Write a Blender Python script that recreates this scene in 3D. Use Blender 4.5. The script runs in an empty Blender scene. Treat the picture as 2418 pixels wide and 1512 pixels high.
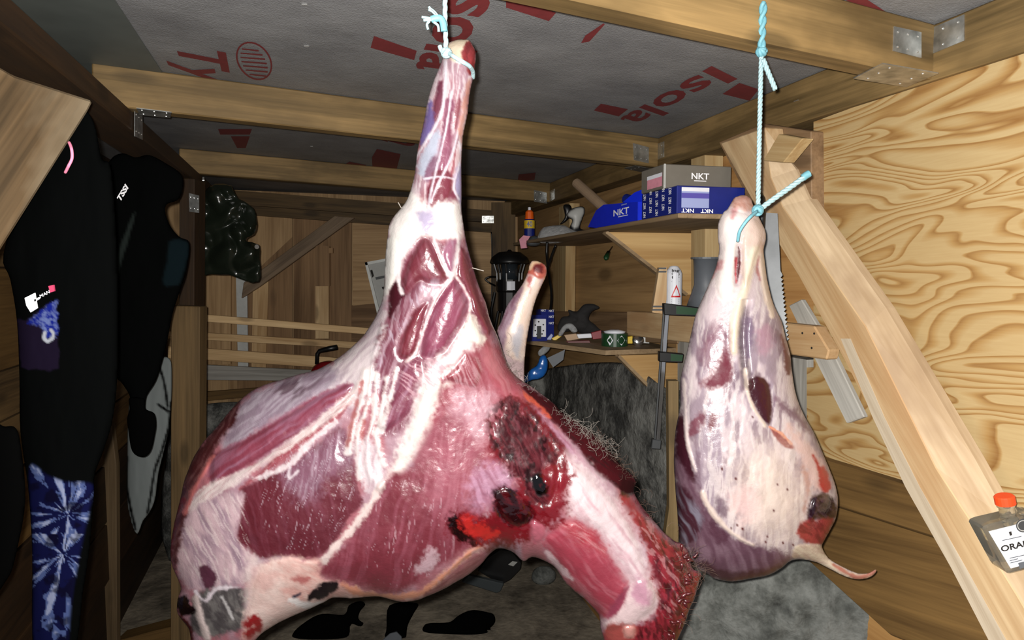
import bpy, bmesh, math, random
import numpy as np
from mathutils import Vector, Matrix
random.seed(4); np.random.seed(4)
SC = bpy.context.scene
COL = SC.collection
# ------------------------------------------------------------------ camera, light, exposure
FPX = 1600.0                      # focal length in pixels of the 2418 px wide frame
PITCH = math.radians(3.9)
CAM = np.array([0.0, 0.0, 1.6])
cd = bpy.data.cameras.new('camera'); cam = bpy.data.objects.new('camera', cd); COL.objects.link(cam)
cd.sensor_width = 36.0; cd.lens = 36.0 * FPX / 2418.0; cd.clip_start = 0.02
cam.location = CAM; cam.rotation_euler = (math.pi / 2 - PITCH, 0, 0)
SC.camera = cam
SC.view_settings.view_transform = 'Standard'; SC.view_settings.look = 'None'
SC.view_settings.exposure = 0.0; SC.view_settings.gamma = 1.0; SC.view_settings.use_curve_mapping = False
w = bpy.data.worlds.new('dusk'); SC.world = w; w.use_nodes = True
w.node_tree.nodes['Background'].inputs[0].default_value = (0.80, 0.86, 1.0, 1)
w.node_tree.nodes['Background'].inputs[1].default_value = 0.30
# the phone's flash, a few centimetres to the left of and above the lens
fl = bpy.data.lights.new('phone_flash', 'SPOT'); flo = bpy.data.objects.new('phone_flash', fl); COL.objects.link(flo)
fl.energy = 165.0; fl.spot_size = math.radians(150); fl.spot_blend = 0.8; fl.shadow_soft_size = 0.006
fl.color = (1.0, 0.97, 0.92)
flo.location = (-0.013, 0.0, 1.612); flo.rotation_euler = (math.pi / 2 - PITCH, 0, math.radians(-6))

# ------------------------------------------------------------------ picture geometry -> room geometry
SP, CP = math.sin(PITCH), math.cos(PITCH)
def ray(px, py):
    R = (px - 1209.0) / FPX; U = (756.0 - py) / FPX
    y = CP + U * SP
    return np.array([R / y, 1.0, (U * CP - SP) / y])
def at(px, py, Y): return CAM + ray(px, py) * Y
def atv(px, py, Y):               # the same for arrays
    R = (px - 1209.0) / FPX; U = (756.0 - py) / FPX
    y = CP + U * SP
    return np.stack([CAM[0] + R / y * Y, CAM[1] + Y, CAM[2] + (U * CP - SP) / y * Y], -1)
def plane(p, n):
    n = np.array(n, float); return (np.array(p, float), n / np.linalg.norm(n))
def hit(px, py, pl, off=0.0):
    p, n = pl; v = ray(px, py)
    return CAM + v * (np.dot(p + n * off - CAM, n) / np.dot(v, n))
def FR(Y): return plane((0, Y, 0), (0, -1, 0))
def unit(v): v = np.array(v, float); return v / np.linalg.norm(v)

# ------------------------------------------------------------------ objects
W = {}
def setup(o, world, parent=None, label=None, cat=None, group=None, kind=None):
    COL.objects.link(o); W[o.name] = world.copy()
    if parent is not None:
        o.parent = parent; o.matrix_parent_inverse = Matrix.Identity(4)
        o.matrix_basis = W[parent.name].inverted() @ world
    else: o.matrix_basis = world
    if label: o['label'] = label
    if cat: o['category'] = cat
    if group: o['group'] = group
    if kind: o['kind'] = kind
    return o
def empty(name, loc, **k):
    o = bpy.data.objects.new(name, None); o.empty_display_size = 0.05
    return setup(o, Matrix.Translation(Vector(loc)), **k)
def build(name, V, F, mat, parent=None, frame=None, smooth=False, bevel=0.0, attrs=None, origin=None, sharp=None, **k):
    V = np.asarray(V, float)
    o0 = V.mean(0) if origin is None else np.array(origin, float)
    Rm = np.eye(3) if frame is None else np.array(frame, float)     # columns are the local axes
    me = bpy.data.meshes.new(name)
    L = (V - o0) @ Rm
    if isinstance(F, np.ndarray):
        n = F.shape[1]
        me.vertices.add(len(L)); me.vertices.foreach_set('co', L.astype(np.float32).ravel())
        me.loops.add(F.size); me.loops.foreach_set('vertex_index', F.astype(np.int32).ravel())
        me.polygons.add(len(F)); me.polygons.foreach_set('loop_start', np.arange(0, F.size, n, dtype=np.int32))
        me.update(calc_edges=True); me.validate()
    else:
        me.from_pydata(L.tolist(), [], F)
    if attrs:
        for an, (ty, arr) in attrs.items():
            a = me.attributes.new(an, ty, 'POINT')
            a.data.foreach_set('color' if ty == 'FLOAT_COLOR' else 'value', arr.astype(np.float32).ravel())
    if bevel > 0:
        bm = bmesh.new(); bm.from_mesh(me)
        bmesh.ops.bevel(bm, geom=bm.edges[:], offset=bevel, segments=1, affect='EDGES', clamp_overlap=True)
        bm.to_mesh(me); bm.free()
    if smooth: me.polygons.foreach_set('use_smooth', [True] * len(me.polygons))
    me.update()
    if isinstance(mat, (list, tuple)):
        for m in mat: me.materials.append(m)
    elif mat is not None: me.materials.append(mat)
    o = bpy.data.objects.new(name, me)
    M = Matrix([[Rm[0][0], Rm[0][1], Rm[0][2], o0[0]], [Rm[1][0], Rm[1][1], Rm[1][2], o0[1]], [Rm[2][0], Rm[2][1], Rm[2][2], o0[2]], [0, 0, 0, 1]])
    return setup(o, M, parent, **k)
class MB:                                                          # collects shapes of ONE mesh
    def __init__(s): s.v = []; s.f = []
    def add(s, V, F):
        b = len(s.v); s.v += [tuple(x) for x in V]; s.f += [tuple(i + b for i in f) for f in F]; return s
    def box(s, c, d, ax=None):
        ax = np.eye(3) if ax is None else ax
        V = [np.array(c) + ax[:, 0] * x * d[0] / 2 + ax[:, 1] * y * d[1] / 2 + ax[:, 2] * z * d[2] / 2 for x in (-1, 1) for y in (-1, 1) for z in (-1, 1)]
        return s.add(V, [(0, 1, 3, 2), (4, 6, 7, 5), (0, 4, 5, 1), (2, 3, 7, 6), (0, 2, 6, 4), (1, 5, 7, 3)])
    def tube(s, pts, r, seg=8, cap=True):
        pts = [np.array(p, float) for p in pts]; n = len(pts)
        rr = r if hasattr(r, '__len__') else [r] * n
        up = None; V = []; F = []
        for i in range(n):
            t = unit(pts[min(i + 1, n - 1)] - pts[max(i - 1, 0)])
            if up is None:
                a = np.array([0, 0, 1.0]) if abs(t[2]) < .9 else np.array([1.0, 0, 0]); up = unit(np.cross(np.cross(t, a), t))
            else: up = unit(up - t * np.dot(up, t))
            b = np.cross(t, up)
            V += [pts[i] + rr[i] * (math.cos(2 * math.pi * k / seg) * up + math.sin(2 * math.pi * k / seg) * b) for k in range(seg)]
        for i in range(n - 1):
            for k in range(seg):
                k2 = (k + 1) % seg; F.append((i * seg + k, i * seg + k2, (i + 1) * seg + k2, (i + 1) * seg + k))
        if cap: F += [tuple(range(seg - 1, -1, -1)), tuple((n - 1) * seg + k for k in range(seg))]
        return s.add(V, F)
    def lathe(s, prof, o, ax=None, seg=20):                        # prof: (radius, height)
        ax = np.eye(3) if ax is None else ax; o = np.array(o, float); V = []; F = []
        for r, z in prof:
            V += [o + ax[:, 2] * z + r * (ax[:, 0] * math.cos(2 * math.pi * k / seg) + ax[:, 1] * math.sin(2 * math.pi * k / seg)) for k in range(seg)]
        for i in range(len(prof) - 1):
            for k in range(seg):
                k2 = (k + 1) % seg; F.append((i * seg + k, i * seg + k2, (i + 1) * seg + k2, (i + 1) * seg + k))
        F += [tuple(range(seg - 1, -1, -1)), tuple((len(prof) - 1) * seg + k for k in range(seg))]
        return s.add(V, F)
    def prism(s, P, n, t):                                         # polygon P (front face), extruded by t against n
        P = [np.array(p, float) for p in P]; n = np.array(n, float); m = len(P)
        a = sum((np.cross(P[i] - P[0], P[(i + 1) % m] - P[0]) for i in range(1, m - 1)), np.zeros(3))
        if np.dot(a, n) < 0: P = P[::-1]
        V = P + [p - n * t for p in P]
        F = [tuple(range(m)), tuple(range(2 * m - 1, m - 1, -1))] + [(i, i + m, (i + 1) % m + m, (i + 1) % m) for i in range(m)]
        return s.add(V, F)
    def build(s, name, mat, parent=None, **k): return build(name, s.v, s.f, mat, parent, **k)
def slab(name, poly, pl, off, thick, mat, parent=None, grain=None, bevel=0.0, **k):
    n = pl[1]; P = [hit(x, y, pl, off) for x, y in poly]
    if grain is None:
        e = max(((P[i], P[(i + 1) % len(P)]) for i in range(len(P))), key=lambda q: np.linalg.norm(q[1] - q[0]))
    else: e = [hit(x, y, pl, off) for x, y in grain]
    x = unit(e[1] - e[0]); z = n; y = np.cross(z, x)
    return MB().prism(P, n, thick).build(name, mat, parent, frame=np.stack([x, y, z], 1), bevel=bevel, **k)
def timber(name, p0, p1, wdt, hgt, mat, parent=None, up=(0, 0, 1), bevel=.003, wob=0.0, **k):
    p0 = np.array(p0, float); p1 = np.array(p1, float)
    x = unit(p1 - p0); y = unit(np.cross(np.array(up, float), x)); z = np.cross(x, y)
    ax = np.stack([x, y, z], 1)
    return MB().box((p0 + p1) / 2, (np.linalg.norm(p1 - p0), wdt, hgt), ax).build(name, mat, parent, frame=ax, bevel=bevel, **k)

# ------------------------------------------------------------------ materials
def s2l(c):
    c = np.asarray(c, float) / 255.0
    return np.where(c <= .04045, c / 12.92, ((c + .055) / 1.055) ** 2.4)
def rgb(c, k=1.0): return tuple(s2l(c) * k) + (1.0,)
class NT:
    def __init__(s, name):
        s.m = bpy.data.materials.new(name); s.m.use_nodes = True; s.t = s.m.node_tree; s.b = s.t.nodes['Principled BSDF']
    def n(s, ty, **k):
        o = s.t.nodes.new(ty)
        for a, v in k.items():
            if a.startswith('i_'):
                key = a[2:]; key = int(key) if key.isdigit() else key.replace('_', ' ')
                if hasattr(v, 'is_linked'): s.t.links.new(v, o.inputs[key])
                else: o.inputs[key].default_value = v
            else: setattr(o, a, v)
        return o
    def link(s, a, b): s.t.links.new(a, b)
    def set(s, **k):
        for a, v in k.items():
            a = a.replace('_', ' ')
            if hasattr(v, 'is_linked'): s.link(v, s.b.inputs[a])
            else: s.b.inputs[a].default_value = v
        return s
    def ramp(s, fac, stops, interp='LINEAR'):
        r = s.n('ShaderNodeValToRGB', i_Fac=fac); e = r.color_ramp.elements; r.color_ramp.interpolation = interp
        while len(e) < len(stops): e.new(0.5)
        for q, (p, c) in zip(e, stops): q.position = p; q.color = c
        return r.outputs['Color']
    def math(s, op, a, b=0.0, c=0.0): return s.n('ShaderNodeMath', operation=op, i_0=a, i_1=b, i_2=c).outputs[0]
    def mapped(s, out, scale, loc=(0, 0, 0)): return s.n('ShaderNodeMapping', i_Vector=out, i_Scale=scale, i_Location=loc).outputs[0]
    def noise(s, v, scale=1.0, detail=3.0, rough=.5, dist=0.0):
        return s.n('ShaderNodeTexNoise', i_Vector=v, i_Scale=scale, i_Detail=detail, i_Roughness=rough, i_Distortion=dist).outputs['Fac']
    def mix(s, f, a, b, bt='MIX'):
        o = s.n('ShaderNodeMix', data_type='RGBA', blend_type=bt)
        for key, v in ((0, f), (6, a), (7, b)):
            if hasattr(v, 'is_linked'): s.link(v, o.inputs[key])
            else: o.inputs[key].default_value = v
        return o.outputs[2]
    def bump(s, h, strength=.3, dist=.002):
        s.link(s.n('ShaderNodeBump', i_Strength=strength, i_Distance=dist, i_Height=h).outputs[0], s.b.inputs['Normal']); return s
    def coords(s, rnd=True):
        c = s.n('ShaderNodeTexCoord').outputs['Object']
        if not rnd: return c
        i = s.n('ShaderNodeObjectInfo').outputs['Random']
        k = s.math('MULTIPLY', i, 37.0)
        comb = s.n('ShaderNodeCombineXYZ', i_0=k, i_1=s.math('MULTIPLY', i, 91.0), i_2=k).outputs[0]
        return s.n('ShaderNodeVectorMath', operation='ADD', i_0=c, i_1=comb).outputs[0]
def plain(name, c, rough=.5, metal=0.0, k=1.0, spec=.5, noise=0.0, nscale=30.0, bump=0.0, **ex):
    t = NT(name); t.set(Roughness=rough, Metallic=metal, Specular_IOR_Level=spec)
    if noise > 0 or bump > 0:
        v = t.coords(); f = t.noise(v, nscale, 4.0, .6)
        if noise > 0: t.set(Base_Color=t.ramp(f, [(.3, rgb(c, k * (1 - noise))), (.7, rgb(c, k * (1 + noise)))]))
        else: t.set(Base_Color=rgb(c, k))
        if bump > 0: t.bump(f, bump, .004)
    else: t.set(Base_Color=rgb(c, k))
    t.set(**ex)
    return t.m
def wood(name, dark, light, k=1.0, rough=.65, stain=None, knots=True, sc=1.0):
    t = NT(name); v = t.coords()
    warp = t.noise(t.mapped(v, (1.2 * sc, 4 * sc, 4 * sc)), 1.0, 2.0)
    g = t.mapped(v, (1.6 * sc, 26 * sc, 26 * sc)); g2 = t.mapped(v, (5 * sc, 160 * sc, 160 * sc))
    a = t.noise(g, 1.0, 3.0, .55, .8); b = t.noise(g2, 1.0, 2.0, .6)
    f = t.math('ADD', t.math('MULTIPLY', a, .7), t.math('MULTIPLY', b, .3))
    f = t.math('ADD', f, t.math('MULTIPLY_ADD', warp, .5, -.25))
    c = t.ramp(f, [(.30, rgb(dark, k)), (.62, rgb(light, k)), (.80, rgb(np.minimum(255, np.array(light) * 1.12), k))])
    if knots:
        vo = t.n('ShaderNodeTexVoronoi', i_Vector=t.mapped(v, (3.2 * sc, 9 * sc, 9 * sc)), i_Scale=1.0, feature='F1')
        kf = t.ramp(vo.outputs['Distance'], [(.10, (1, 1, 1, 1)), (.20, (0, 0, 0, 1))])
        c = t.mix(t.math('MULTIPLY', kf, .55), c, rgb(np.array(dark) * .62, k))
    if stain is not None:
        st = t.noise(t.mapped(v, (3, 7, 7)), 1.0, 4.0, .6)
        c = t.mix(t.ramp(st, [(.45, (0, 0, 0, 1)), (.68, (.8, .8, .8, 1))]), c, rgb(stain, k))
    ri = t.n('ShaderNodeObjectInfo').outputs['Random']
    hv = t.n('ShaderNodeHueSaturation', i_Color=c, i_Value=t.math('MULTIPLY_ADD', ri, .22, .89))
    t.set(Base_Color=hv.outputs[0], Roughness=rough, Specular_IOR_Level=.3); t.bump(f, .35, .0025)
    return t.m
def plywood(name, light, mid, dark, k=1.0, sx=1.0, bands=8.0):
    t = NT(name); v = t.coords()
    m = t.mapped(v, (1.7 * sx, 6.0 * sx, 3.0))
    wv = t.noise(t.mapped(v, (3.5 * sx, 9.0 * sx, 3.0)), 1.0, 2.0, .5)
    n = t.noise(m, 1.0, 2.0, .45, .9)
    sy = t.n('ShaderNodeSeparateXYZ', i_Vector=v).outputs[1]
    f = t.math('ADD', t.math('MULTIPLY', n, bands), t.math('MULTIPLY', sy, 7.0 * sx))
    f = t.math('ADD', f, t.math('MULTIPLY', wv, 1.1))
    f = t.math('FRACT', f)
    c = t.ramp(f, [(.0, rgb(light, k)), (.42, rgb(light, k)), (.70, rgb(mid, k)), (.90, rgb(dark, k)), (.96, rgb(mid, k)), (1.0, rgb(light, k))])
    fine = t.noise(t.mapped(v, (14, 220, 220)), 1.0, 2.0, .6)
    c = t.mix(.16, c, t.ramp(fine, [(.3, rgb(dark, k)), (.7, rgb(light, k))]))
    bl = t.noise(t.mapped(v, (1.5, 3, 3)), 1.0, 3.0)
    c = t.mix(t.ramp(bl, [(.35, (.0, .0, .0, 1)), (.75, (.45, .45, .45, 1))]), c, rgb(mid, k))
    t.set(Base_Color=c, Roughness=.6, Specular_IOR_Level=.3); t.bump(fine, .15, .001)
    return t.m
def painted(name, rough_default=.5, bump=.25, bscale=90.0, spec=.5, dist=.002, coat=0.0):
    t = NT(name)
    ro = t.n('ShaderNodeAttribute', attribute_name='Ro').outputs['Fac']
    sp = t.n('ShaderNodeMapRange', i_0=ro, i_1=.15, i_2=.62, i_3=spec, i_4=spec * .06).outputs[0] if spec > 0 else 0.0
    t.set(Base_Color=t.n('ShaderNodeAttribute', attribute_name='Col').outputs['Color'], Roughness=ro, Specular_IOR_Level=sp, Coat_Weight=coat, Coat_Roughness=.12)
    v = t.coords(False)
    h = t.math('ADD', t.noise(v, bscale, 4.0, .6), t.math('MULTIPLY', t.noise(v, bscale * 3.2, 2.0, .6), .5))
    t.bump(h, bump, dist)
    return t.m

# ------------------------------------------------------------------ numpy noise and polygons
def _h(ix, iy, s):
    n = (ix * 374761393 + iy * 668265263 + s * 1442695041) & 0xffffffff
    n = ((n ^ (n >> 13)) * 1274126177) & 0xffffffff
    return ((n ^ (n >> 16)) & 0xffff) / 65535.0
def vn(x, y, s=0):
    ix = np.floor(x).astype(np.int64); iy = np.floor(y).astype(np.int64); fx = x - ix; fy = y - iy
    fx = fx * fx * (3 - 2 * fx); fy = fy * fy * (3 - 2 * fy)
    return (_h(ix, iy, s) * (1 - fx) + _h(ix + 1, iy, s) * fx) * (1 - fy) + (_h(ix, iy + 1, s) * (1 - fx) + _h(ix + 1, iy + 1, s) * fx) * fy
def fbm(x, y, s=0, o=3):
    r = 0; a = .5; t = 0
    for i in range(o): r = r + a * vn(x, y, s + i * 17); t += a; x = x * 2.03; y = y * 2.03; a *= .5
    return r / t
def ss(a, b, x): t = np.clip((x - a) / (b - a), 0, 1); return t * t * (3 - 2 * t)
def catmull(P, n=5, closed=True):
    P = np.array(P, float); m = len(P); out = []
    for i in range(m if closed else m - 1):
        if closed: a, b, c, d = P[i - 1], P[i], P[(i + 1) % m], P[(i + 2) % m]
        else: a, b, c, d = P[max(i - 1, 0)], P[i], P[i + 1], P[min(i + 2, m - 1)]
        for k in range(n):
            t = k / n; out.append(.5 * (2 * b + (c - a) * t + (2 * a - 5 * b + 4 * c - d) * t * t + (3 * b - a - 3 * c + d) * t ** 3))
    if not closed: out.append(P[-1])
    return np.array(out)
def pdist(x, y, P, closed=True, near=False):
    """distance to polygon outline, inside flag, nearest point"""
    sh = x.shape; x = x.ravel(); y = y.ravel()
    best = np.full(x.shape, 1e18); ins = np.zeros(x.shape, bool); nx = np.zeros_like(x); ny = np.zeros_like(y)
    m = len(P)
    for i in range(m if closed else m - 1):
        ax, ay = P[i]; bx, by = P[(i + 1) % m]
        ex, ey = bx - ax, by - ay; L = ex * ex + ey * ey + 1e-12
        t = np.clip(((x - ax) * ex + (y - ay) * ey) / L, 0, 1)
        qx = ax + t * ex; qy = ay + t * ey; d = (x - qx) ** 2 + (y - qy) ** 2
        u = d < best
        best = np.where(u, d, best)
        if near: nx = np.where(u, qx, nx); ny = np.where(u, qy, ny)
        if closed and ay != by:
            c = ((ay > y) != (by > y)) & (x < (bx - ax) * (y - ay) / (by - ay) + ax); ins ^= c
    r = (np.sqrt(best).reshape(sh), ins.reshape(sh))
    return r + (nx.reshape(sh), ny.reshape(sh)) if near else r
def poisson(mask, h, it):
    def solve(mk, u, h, it):
        u = np.where(mk, u, 0.0)
        for _ in range(it):
            s = np.zeros_like(u)
            s[1:-1, 1:-1] = .25 * (u[:-2, 1:-1] + u[2:, 1:-1] + u[1:-1, :-2] + u[1:-1, 2:] + h * h)
            u = np.where(mk, s, 0.0)
        return u
    lv = [(mask, h)]
    while min(lv[-1][0].shape) > 24: lv.append((lv[-1][0][::2, ::2], lv[-1][1] * 2))
    u = np.zeros(lv[-1][0].shape)
    for i in range(len(lv) - 1, -1, -1):
        mk, hh = lv[i]
        if i < len(lv) - 1:
            up = np.zeros(mk.shape)
            a = np.repeat(np.repeat(u, 2, 0), 2, 1); yy = min(a.shape[0], mk.shape[0]); xx = min(a.shape[1], mk.shape[1]); up[:yy, :xx] = a[:yy, :xx]; u = up
        u = solve(mk, u, hh, it if i else it // 2)
    return u
class Paint:                                                       # colours of a body, laid on in layers
    def __init__(s, x, y, base, rough=.5):
        s.x = x; s.y = y; s.c = np.tile(s2l(base), (len(x), 1)); s.r = np.full(len(x), rough); s.h = np.zeros(len(x))
        s.jx = (fbm(x / 14, y / 14, 3) - .5); s.jy = (fbm(x / 5, y / 5, 9) - .5)
    def near(s, P, m):
        P = np.array(P); lo = P.min(0) - m; hi = P.max(0) + m
        return np.where((s.x > lo[0]) & (s.x < hi[0]) & (s.y > lo[1]) & (s.y < hi[1]))[0]
    def fiber(s, i, ang, lw, ll, seed, th=.5, soft=.15):
        a = math.radians(ang); x = s.x[i]; y = s.y[i]
        wx = x + 10 * (fbm(x / 60, y / 60, seed + 5) - .5) * 2; wy = y + 10 * (fbm(x / 60, y / 60, seed + 8) - .5) * 2
        u = wx * math.cos(a) + wy * math.sin(a); v = -wx * math.sin(a) + wy * math.cos(a)
        return ss(th - soft, th + soft, fbm(u / ll, v / lw, seed, 3))
    def put(s, i, a, c, r=None):
        s.c[i] = s.c[i] * (1 - a[:, None]) + s2l(c) * a[:, None]
        if r is not None: s.r[i] = s.r[i] * (1 - a) + r * a
    def poly(s, P, c, soft=5, jit=16, alpha=1.0, rough=None, bump=0.0, bw=40.0, c2=None, ang=None, lw=6, ll=60, th=.5, curve=4, seed=1, groove=0.0, edge=None, fs=.6):
        P = catmull(P, curve) if curve else np.array(P, float)
        i = s.near(P, 60)
        if len(i) == 0: return
        d, ins = pdist(s.x[i], s.y[i], P); d = np.where(ins, d, -d)
        dj = d + jit * (s.jx[i] + .6 * s.jy[i])
        a = ss(-soft, soft, dj) * alpha
        s.put(i, a, c, rough)
        if c2 is not None: s.put(i, a * fs * s.fiber(i, ang or 0, lw, ll, seed, th, .22), c2)
        if edge is not None:
            e = np.exp(-(dj / edge[1]) ** 2); s.put(i, e * edge[2], edge[0])
        if bump:
            t = np.clip(d / bw, 0, 1); s.h[i] += bump * (1 - (1 - t) ** 2.4) * ss(0, .35, t)
        if groove: s.h[i] -= groove * np.exp(-(d / 7.0) ** 2)
    def line(s, P, wd, c, soft=4, jit=8, alpha=1.0, rough=None, bump=0.0, n=6, fib=None):
        P = catmull(P, n, False); i = s.near(P, 70 + (max(wd) if hasattr(wd, '__len__') else wd))
        if len(i) == 0: return
        d, _ = pdist(s.x[i], s.y[i], P, False)
        if hasattr(wd, '__len__'):                                 # width tapers along the line
            m = len(P); q = P[np.linspace(0, m - 1, min(m, 24)).astype(int)]
            j = np.argmin((s.x[i][:, None] - q[:, 0]) ** 2 + (s.y[i][:, None] - q[:, 1]) ** 2, 1)
            wv = np.interp(j / (len(q) - 1), np.linspace(0, 1, len(wd)), wd)
        else: wv = wd
        a = ss(-soft, soft, wv - d + jit * (s.jx[i] + .6 * s.jy[i])) * alpha
        if fib: a = a * (1 - fib[1] * s.fiber(i, fib[0], 3, 40, 77, .5))
        s.put(i, a, c, rough)
        if bump: s.h[i] += bump * np.exp(-(d / (wv + 1e-6)) ** 2)
def inflate(name, poly, Y, mat, step=6, thick=1.0, back=1.0, cap=None, paint=None, relief=None, base=(120, 120, 120), k=1.0, rough=.5, curve=4, edgejit=0.0, parent=None, albmax=.82, contrast=0.0, **kw):
    P = catmull(poly, curve) if curve else np.array(poly, float)
    if edgejit:
        a = np.arange(len(P)); P = P + edgejit * 2 * np.stack([vn(a * .7, a * 0 + 3.3, 5) - .5, vn(a * .7, a * 0 + 9.1, 8) - .5], 1)
    lo = P.min(0) - 2 * step; hi = P.max(0) + 2 * step
    xs = np.arange(lo[0], hi[0] + step, step); ys = np.arange(lo[1], hi[1] + step, step)
    GX, GY = np.meshgrid(xs, ys)
    d, ins, nx, ny = pdist(GX, GY, P, near=True)
    u = poisson(ins, step, 260)
    h = np.sqrt(2 * np.maximum(u, 0)) * thick
    if cap: h = cap * np.tanh(h / cap)
    H, Wd = ins.shape
    cell = ins[:-1, :-1] | ins[1:, :-1] | ins[:-1, 1:] | ins[1:, 1:]
    used = np.zeros((H, Wd), bool); used[:-1, :-1] |= cell; used[1:, :-1] |= cell; used[:-1, 1:] |= cell; used[1:, 1:] |= cell
    px = np.where(ins, GX, nx)[used]; py = np.where(ins, GY, ny)[used]; hh = np.where(ins, h, 0)[used]; dd = np.where(ins, d, 0)[used]; inside = ins[used]
    fi = -np.ones((H, Wd), int); fi[used] = np.arange(used.sum())
    N = int(used.sum())
    pt = Paint(px, py, base, rough)
    if paint: paint(pt)
    win = np.clip(dd / 14.0, 0, 1)
    rel = pt.h * win
    if relief is not None: rel = rel + relief(px, py) * win
    Yd = Y(px, py) if callable(Y) else np.full(N, float(Y))
    hf = np.maximum(hh + rel, np.where(inside, .8, 0))
    Yf = Yd * (1 - hf / FPX); Yb = Yd * (1 + np.where(inside, np.maximum(hh * back, .8), 0) / FPX)
    Vf = atv(px, py, Yf)
    bi = np.arange(N).copy(); bi[inside] = N + np.arange(inside.sum())
    Vb = atv(px[inside], py[inside], Yb[inside])
    cy, cx = np.where(cell)
    a = fi[cy, cx]; b = fi[cy, cx + 1]; c = fi[cy + 1, cx + 1]; e = fi[cy + 1, cx]
    F = np.concatenate([np.stack([a, e, c, b], 1), np.stack([bi[a], bi[b], bi[c], bi[e]], 1)])
    if contrast:
        lum = (pt.c @ np.array([.3, .6, .1]))[:, None]; pt.c = (pt.c * .93 + lum * .07) * (np.clip(lum, .01, 1) / .75) ** contrast
    col = np.concatenate([pt.c, pt.c[inside]]) * k; col = np.minimum(col, albmax)
    col = np.concatenate([col, np.ones((len(col), 1))], 1)
    ro = np.concatenate([pt.r, pt.r[inside]])
    return build(name, np.concatenate([Vf, Vb]), F, mat, parent, smooth=True, attrs={'Col': ('FLOAT_COLOR', col), 'Ro': ('FLOAT', ro)}, **kw)
def text_mesh(body, offset=0.0, font=None):
    cu = bpy.data.curves.new('lettering', 'FONT'); cu.body = body; cu.offset = offset; cu.resolution_u = 3
    o = bpy.data.objects.new('lettering', cu); COL.objects.link(o)
    bpy.context.view_layer.update()
    me = o.evaluated_get(bpy.context.evaluated_depsgraph_get()).to_mesh()
    V = np.array([v.co[:] for v in me.vertices]); F = [tuple(p.vertices) for p in me.polygons]
    o.to_mesh_clear(); bpy.data.objects.remove(o); bpy.data.curves.remove(cu)
    return V, F
def lettering(name, body, A, B, C, n, mat, parent, offset=.01, lift=.0015, **k):
    """flat printed words: A baseline start, B baseline end, C cap height above A (room points); n faces the reader"""
    V, F = text_mesh(body, offset); x0, x1 = V[:, 0].min(), V[:, 0].max(); capv, _ = text_mesh('I'); ch = capv[:, 1].max()
    A, B, C = map(np.array, (A, B, C)); n = np.array(n)
    P = A + (V[:, :1] - x0) / (x1 - x0) * (B - A) + V[:, 1:2] / ch * (C - A) + n * lift
    return build(name, P, F, mat, parent, **k)
def decal(name, poly, pl, mat, parent, off=.0015, **k):
    P = [hit(x, y, pl, off) for x, y in poly]
    return build(name, P, [tuple(range(len(P)))], mat, parent, **k)
# ------------------------------------------------------------------ wood and room materials
M_joist = wood('treated_joist', (92, 74, 42), (172, 140, 90), .58, stain=(110, 88, 52))
M_joist2 = wood('dark_plate_wood', (70, 54, 34), (126, 100, 64), .7)
M_brown = wood('brown_beam_wood', (66, 46, 26), (104, 74, 44), .34, stain=(80, 62, 44))
M_plank = wood('weathered_plank', (84, 66, 42), (140, 112, 78), .52, stain=(170, 152, 124), sc=.8)
M_pine = wood('pale_pine', (190, 150, 96), (226, 196, 144), .62)
M_brace = wood('brace_pine', (170, 134, 92), (204, 176, 136), .95, stain=(178, 138, 96))
M_brace2 = wood('brace_brown', (110, 84, 58), (150, 120, 88), .8)
M_sill = wood('sill_timber', (104, 76, 40), (152, 116, 66), .5)
M_grey = wood('grey_board', (138, 134, 126), (190, 186, 178), .8)
M_back = wood('back_wall_ply', (128, 98, 64), (180, 148, 108), 1.2, sc=.6)
M_backd = wood('back_wall_dark', (96, 70, 44), (146, 114, 80), 1.15, sc=.6)
M_slat = wood('rack_slat', (168, 134, 92), (208, 178, 134), 1.3)
M_orange = wood('recess_ply', (150, 106, 58), (190, 148, 92), .9, sc=.5)
M_ply = plywood('pine_plywood', (236, 206, 150), (212, 168, 104), (172, 120, 62), .50, bands=20.0)
M_ply2 = plywood('pine_plywood_small', (222, 192, 142), (196, 156, 104), (160, 116, 68), .55, 1.3)
M_white = plain('white_painted_strip', (214, 216, 212), .6, k=.9, noise=.08)
M_steel = NT('galvanised_steel')
_v = M_steel.coords(); _f = M_steel.noise(_v, 40, 3)
M_steel.set(Base_Color=M_steel.ramp(_f, [(.3, rgb((150, 152, 150))), (.7, rgb((214, 216, 214)))]), Metallic=.9, Roughness=.34).bump(M_steel.noise(_v, 22, 2), .5, .004); M_steel = M_steel.m
M_nail = plain('nail_heads', (225, 225, 222), .25, .9)
M_hole = plain('dark_hole', (24, 20, 16), .8)
M_red = plain('red_print', (128, 44, 46), .7, k=.75, noise=.12, nscale=60)
M_black = plain('black_plastic', (16, 16, 17), .38, k=.8)
# roof membrane
t = NT('roof_membrane'); v = t.coords(False)
n1 = t.noise(v, 5.0, 4, .6); n2 = t.noise(v, 260.0, 2, .6)
c = t.ramp(t.math('ADD', t.math('MULTIPLY', n1, .7), t.math('MULTIPLY', n2, .3)), [(.3, rgb((108, 108, 110), 1.0)), (.7, rgb((140, 140, 141), 1.0))])
t.set(Base_Color=c, Roughness=.55, Specular_IOR_Level=.35); t.bump(t.math('ADD', t.math('MULTIPLY', n1, 3.0), n2), .3, .006); M_memb = t.m
M_lap = plain('membrane_lap', (100, 106, 102), .55, k=.75, noise=.12, nscale=9)
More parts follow.
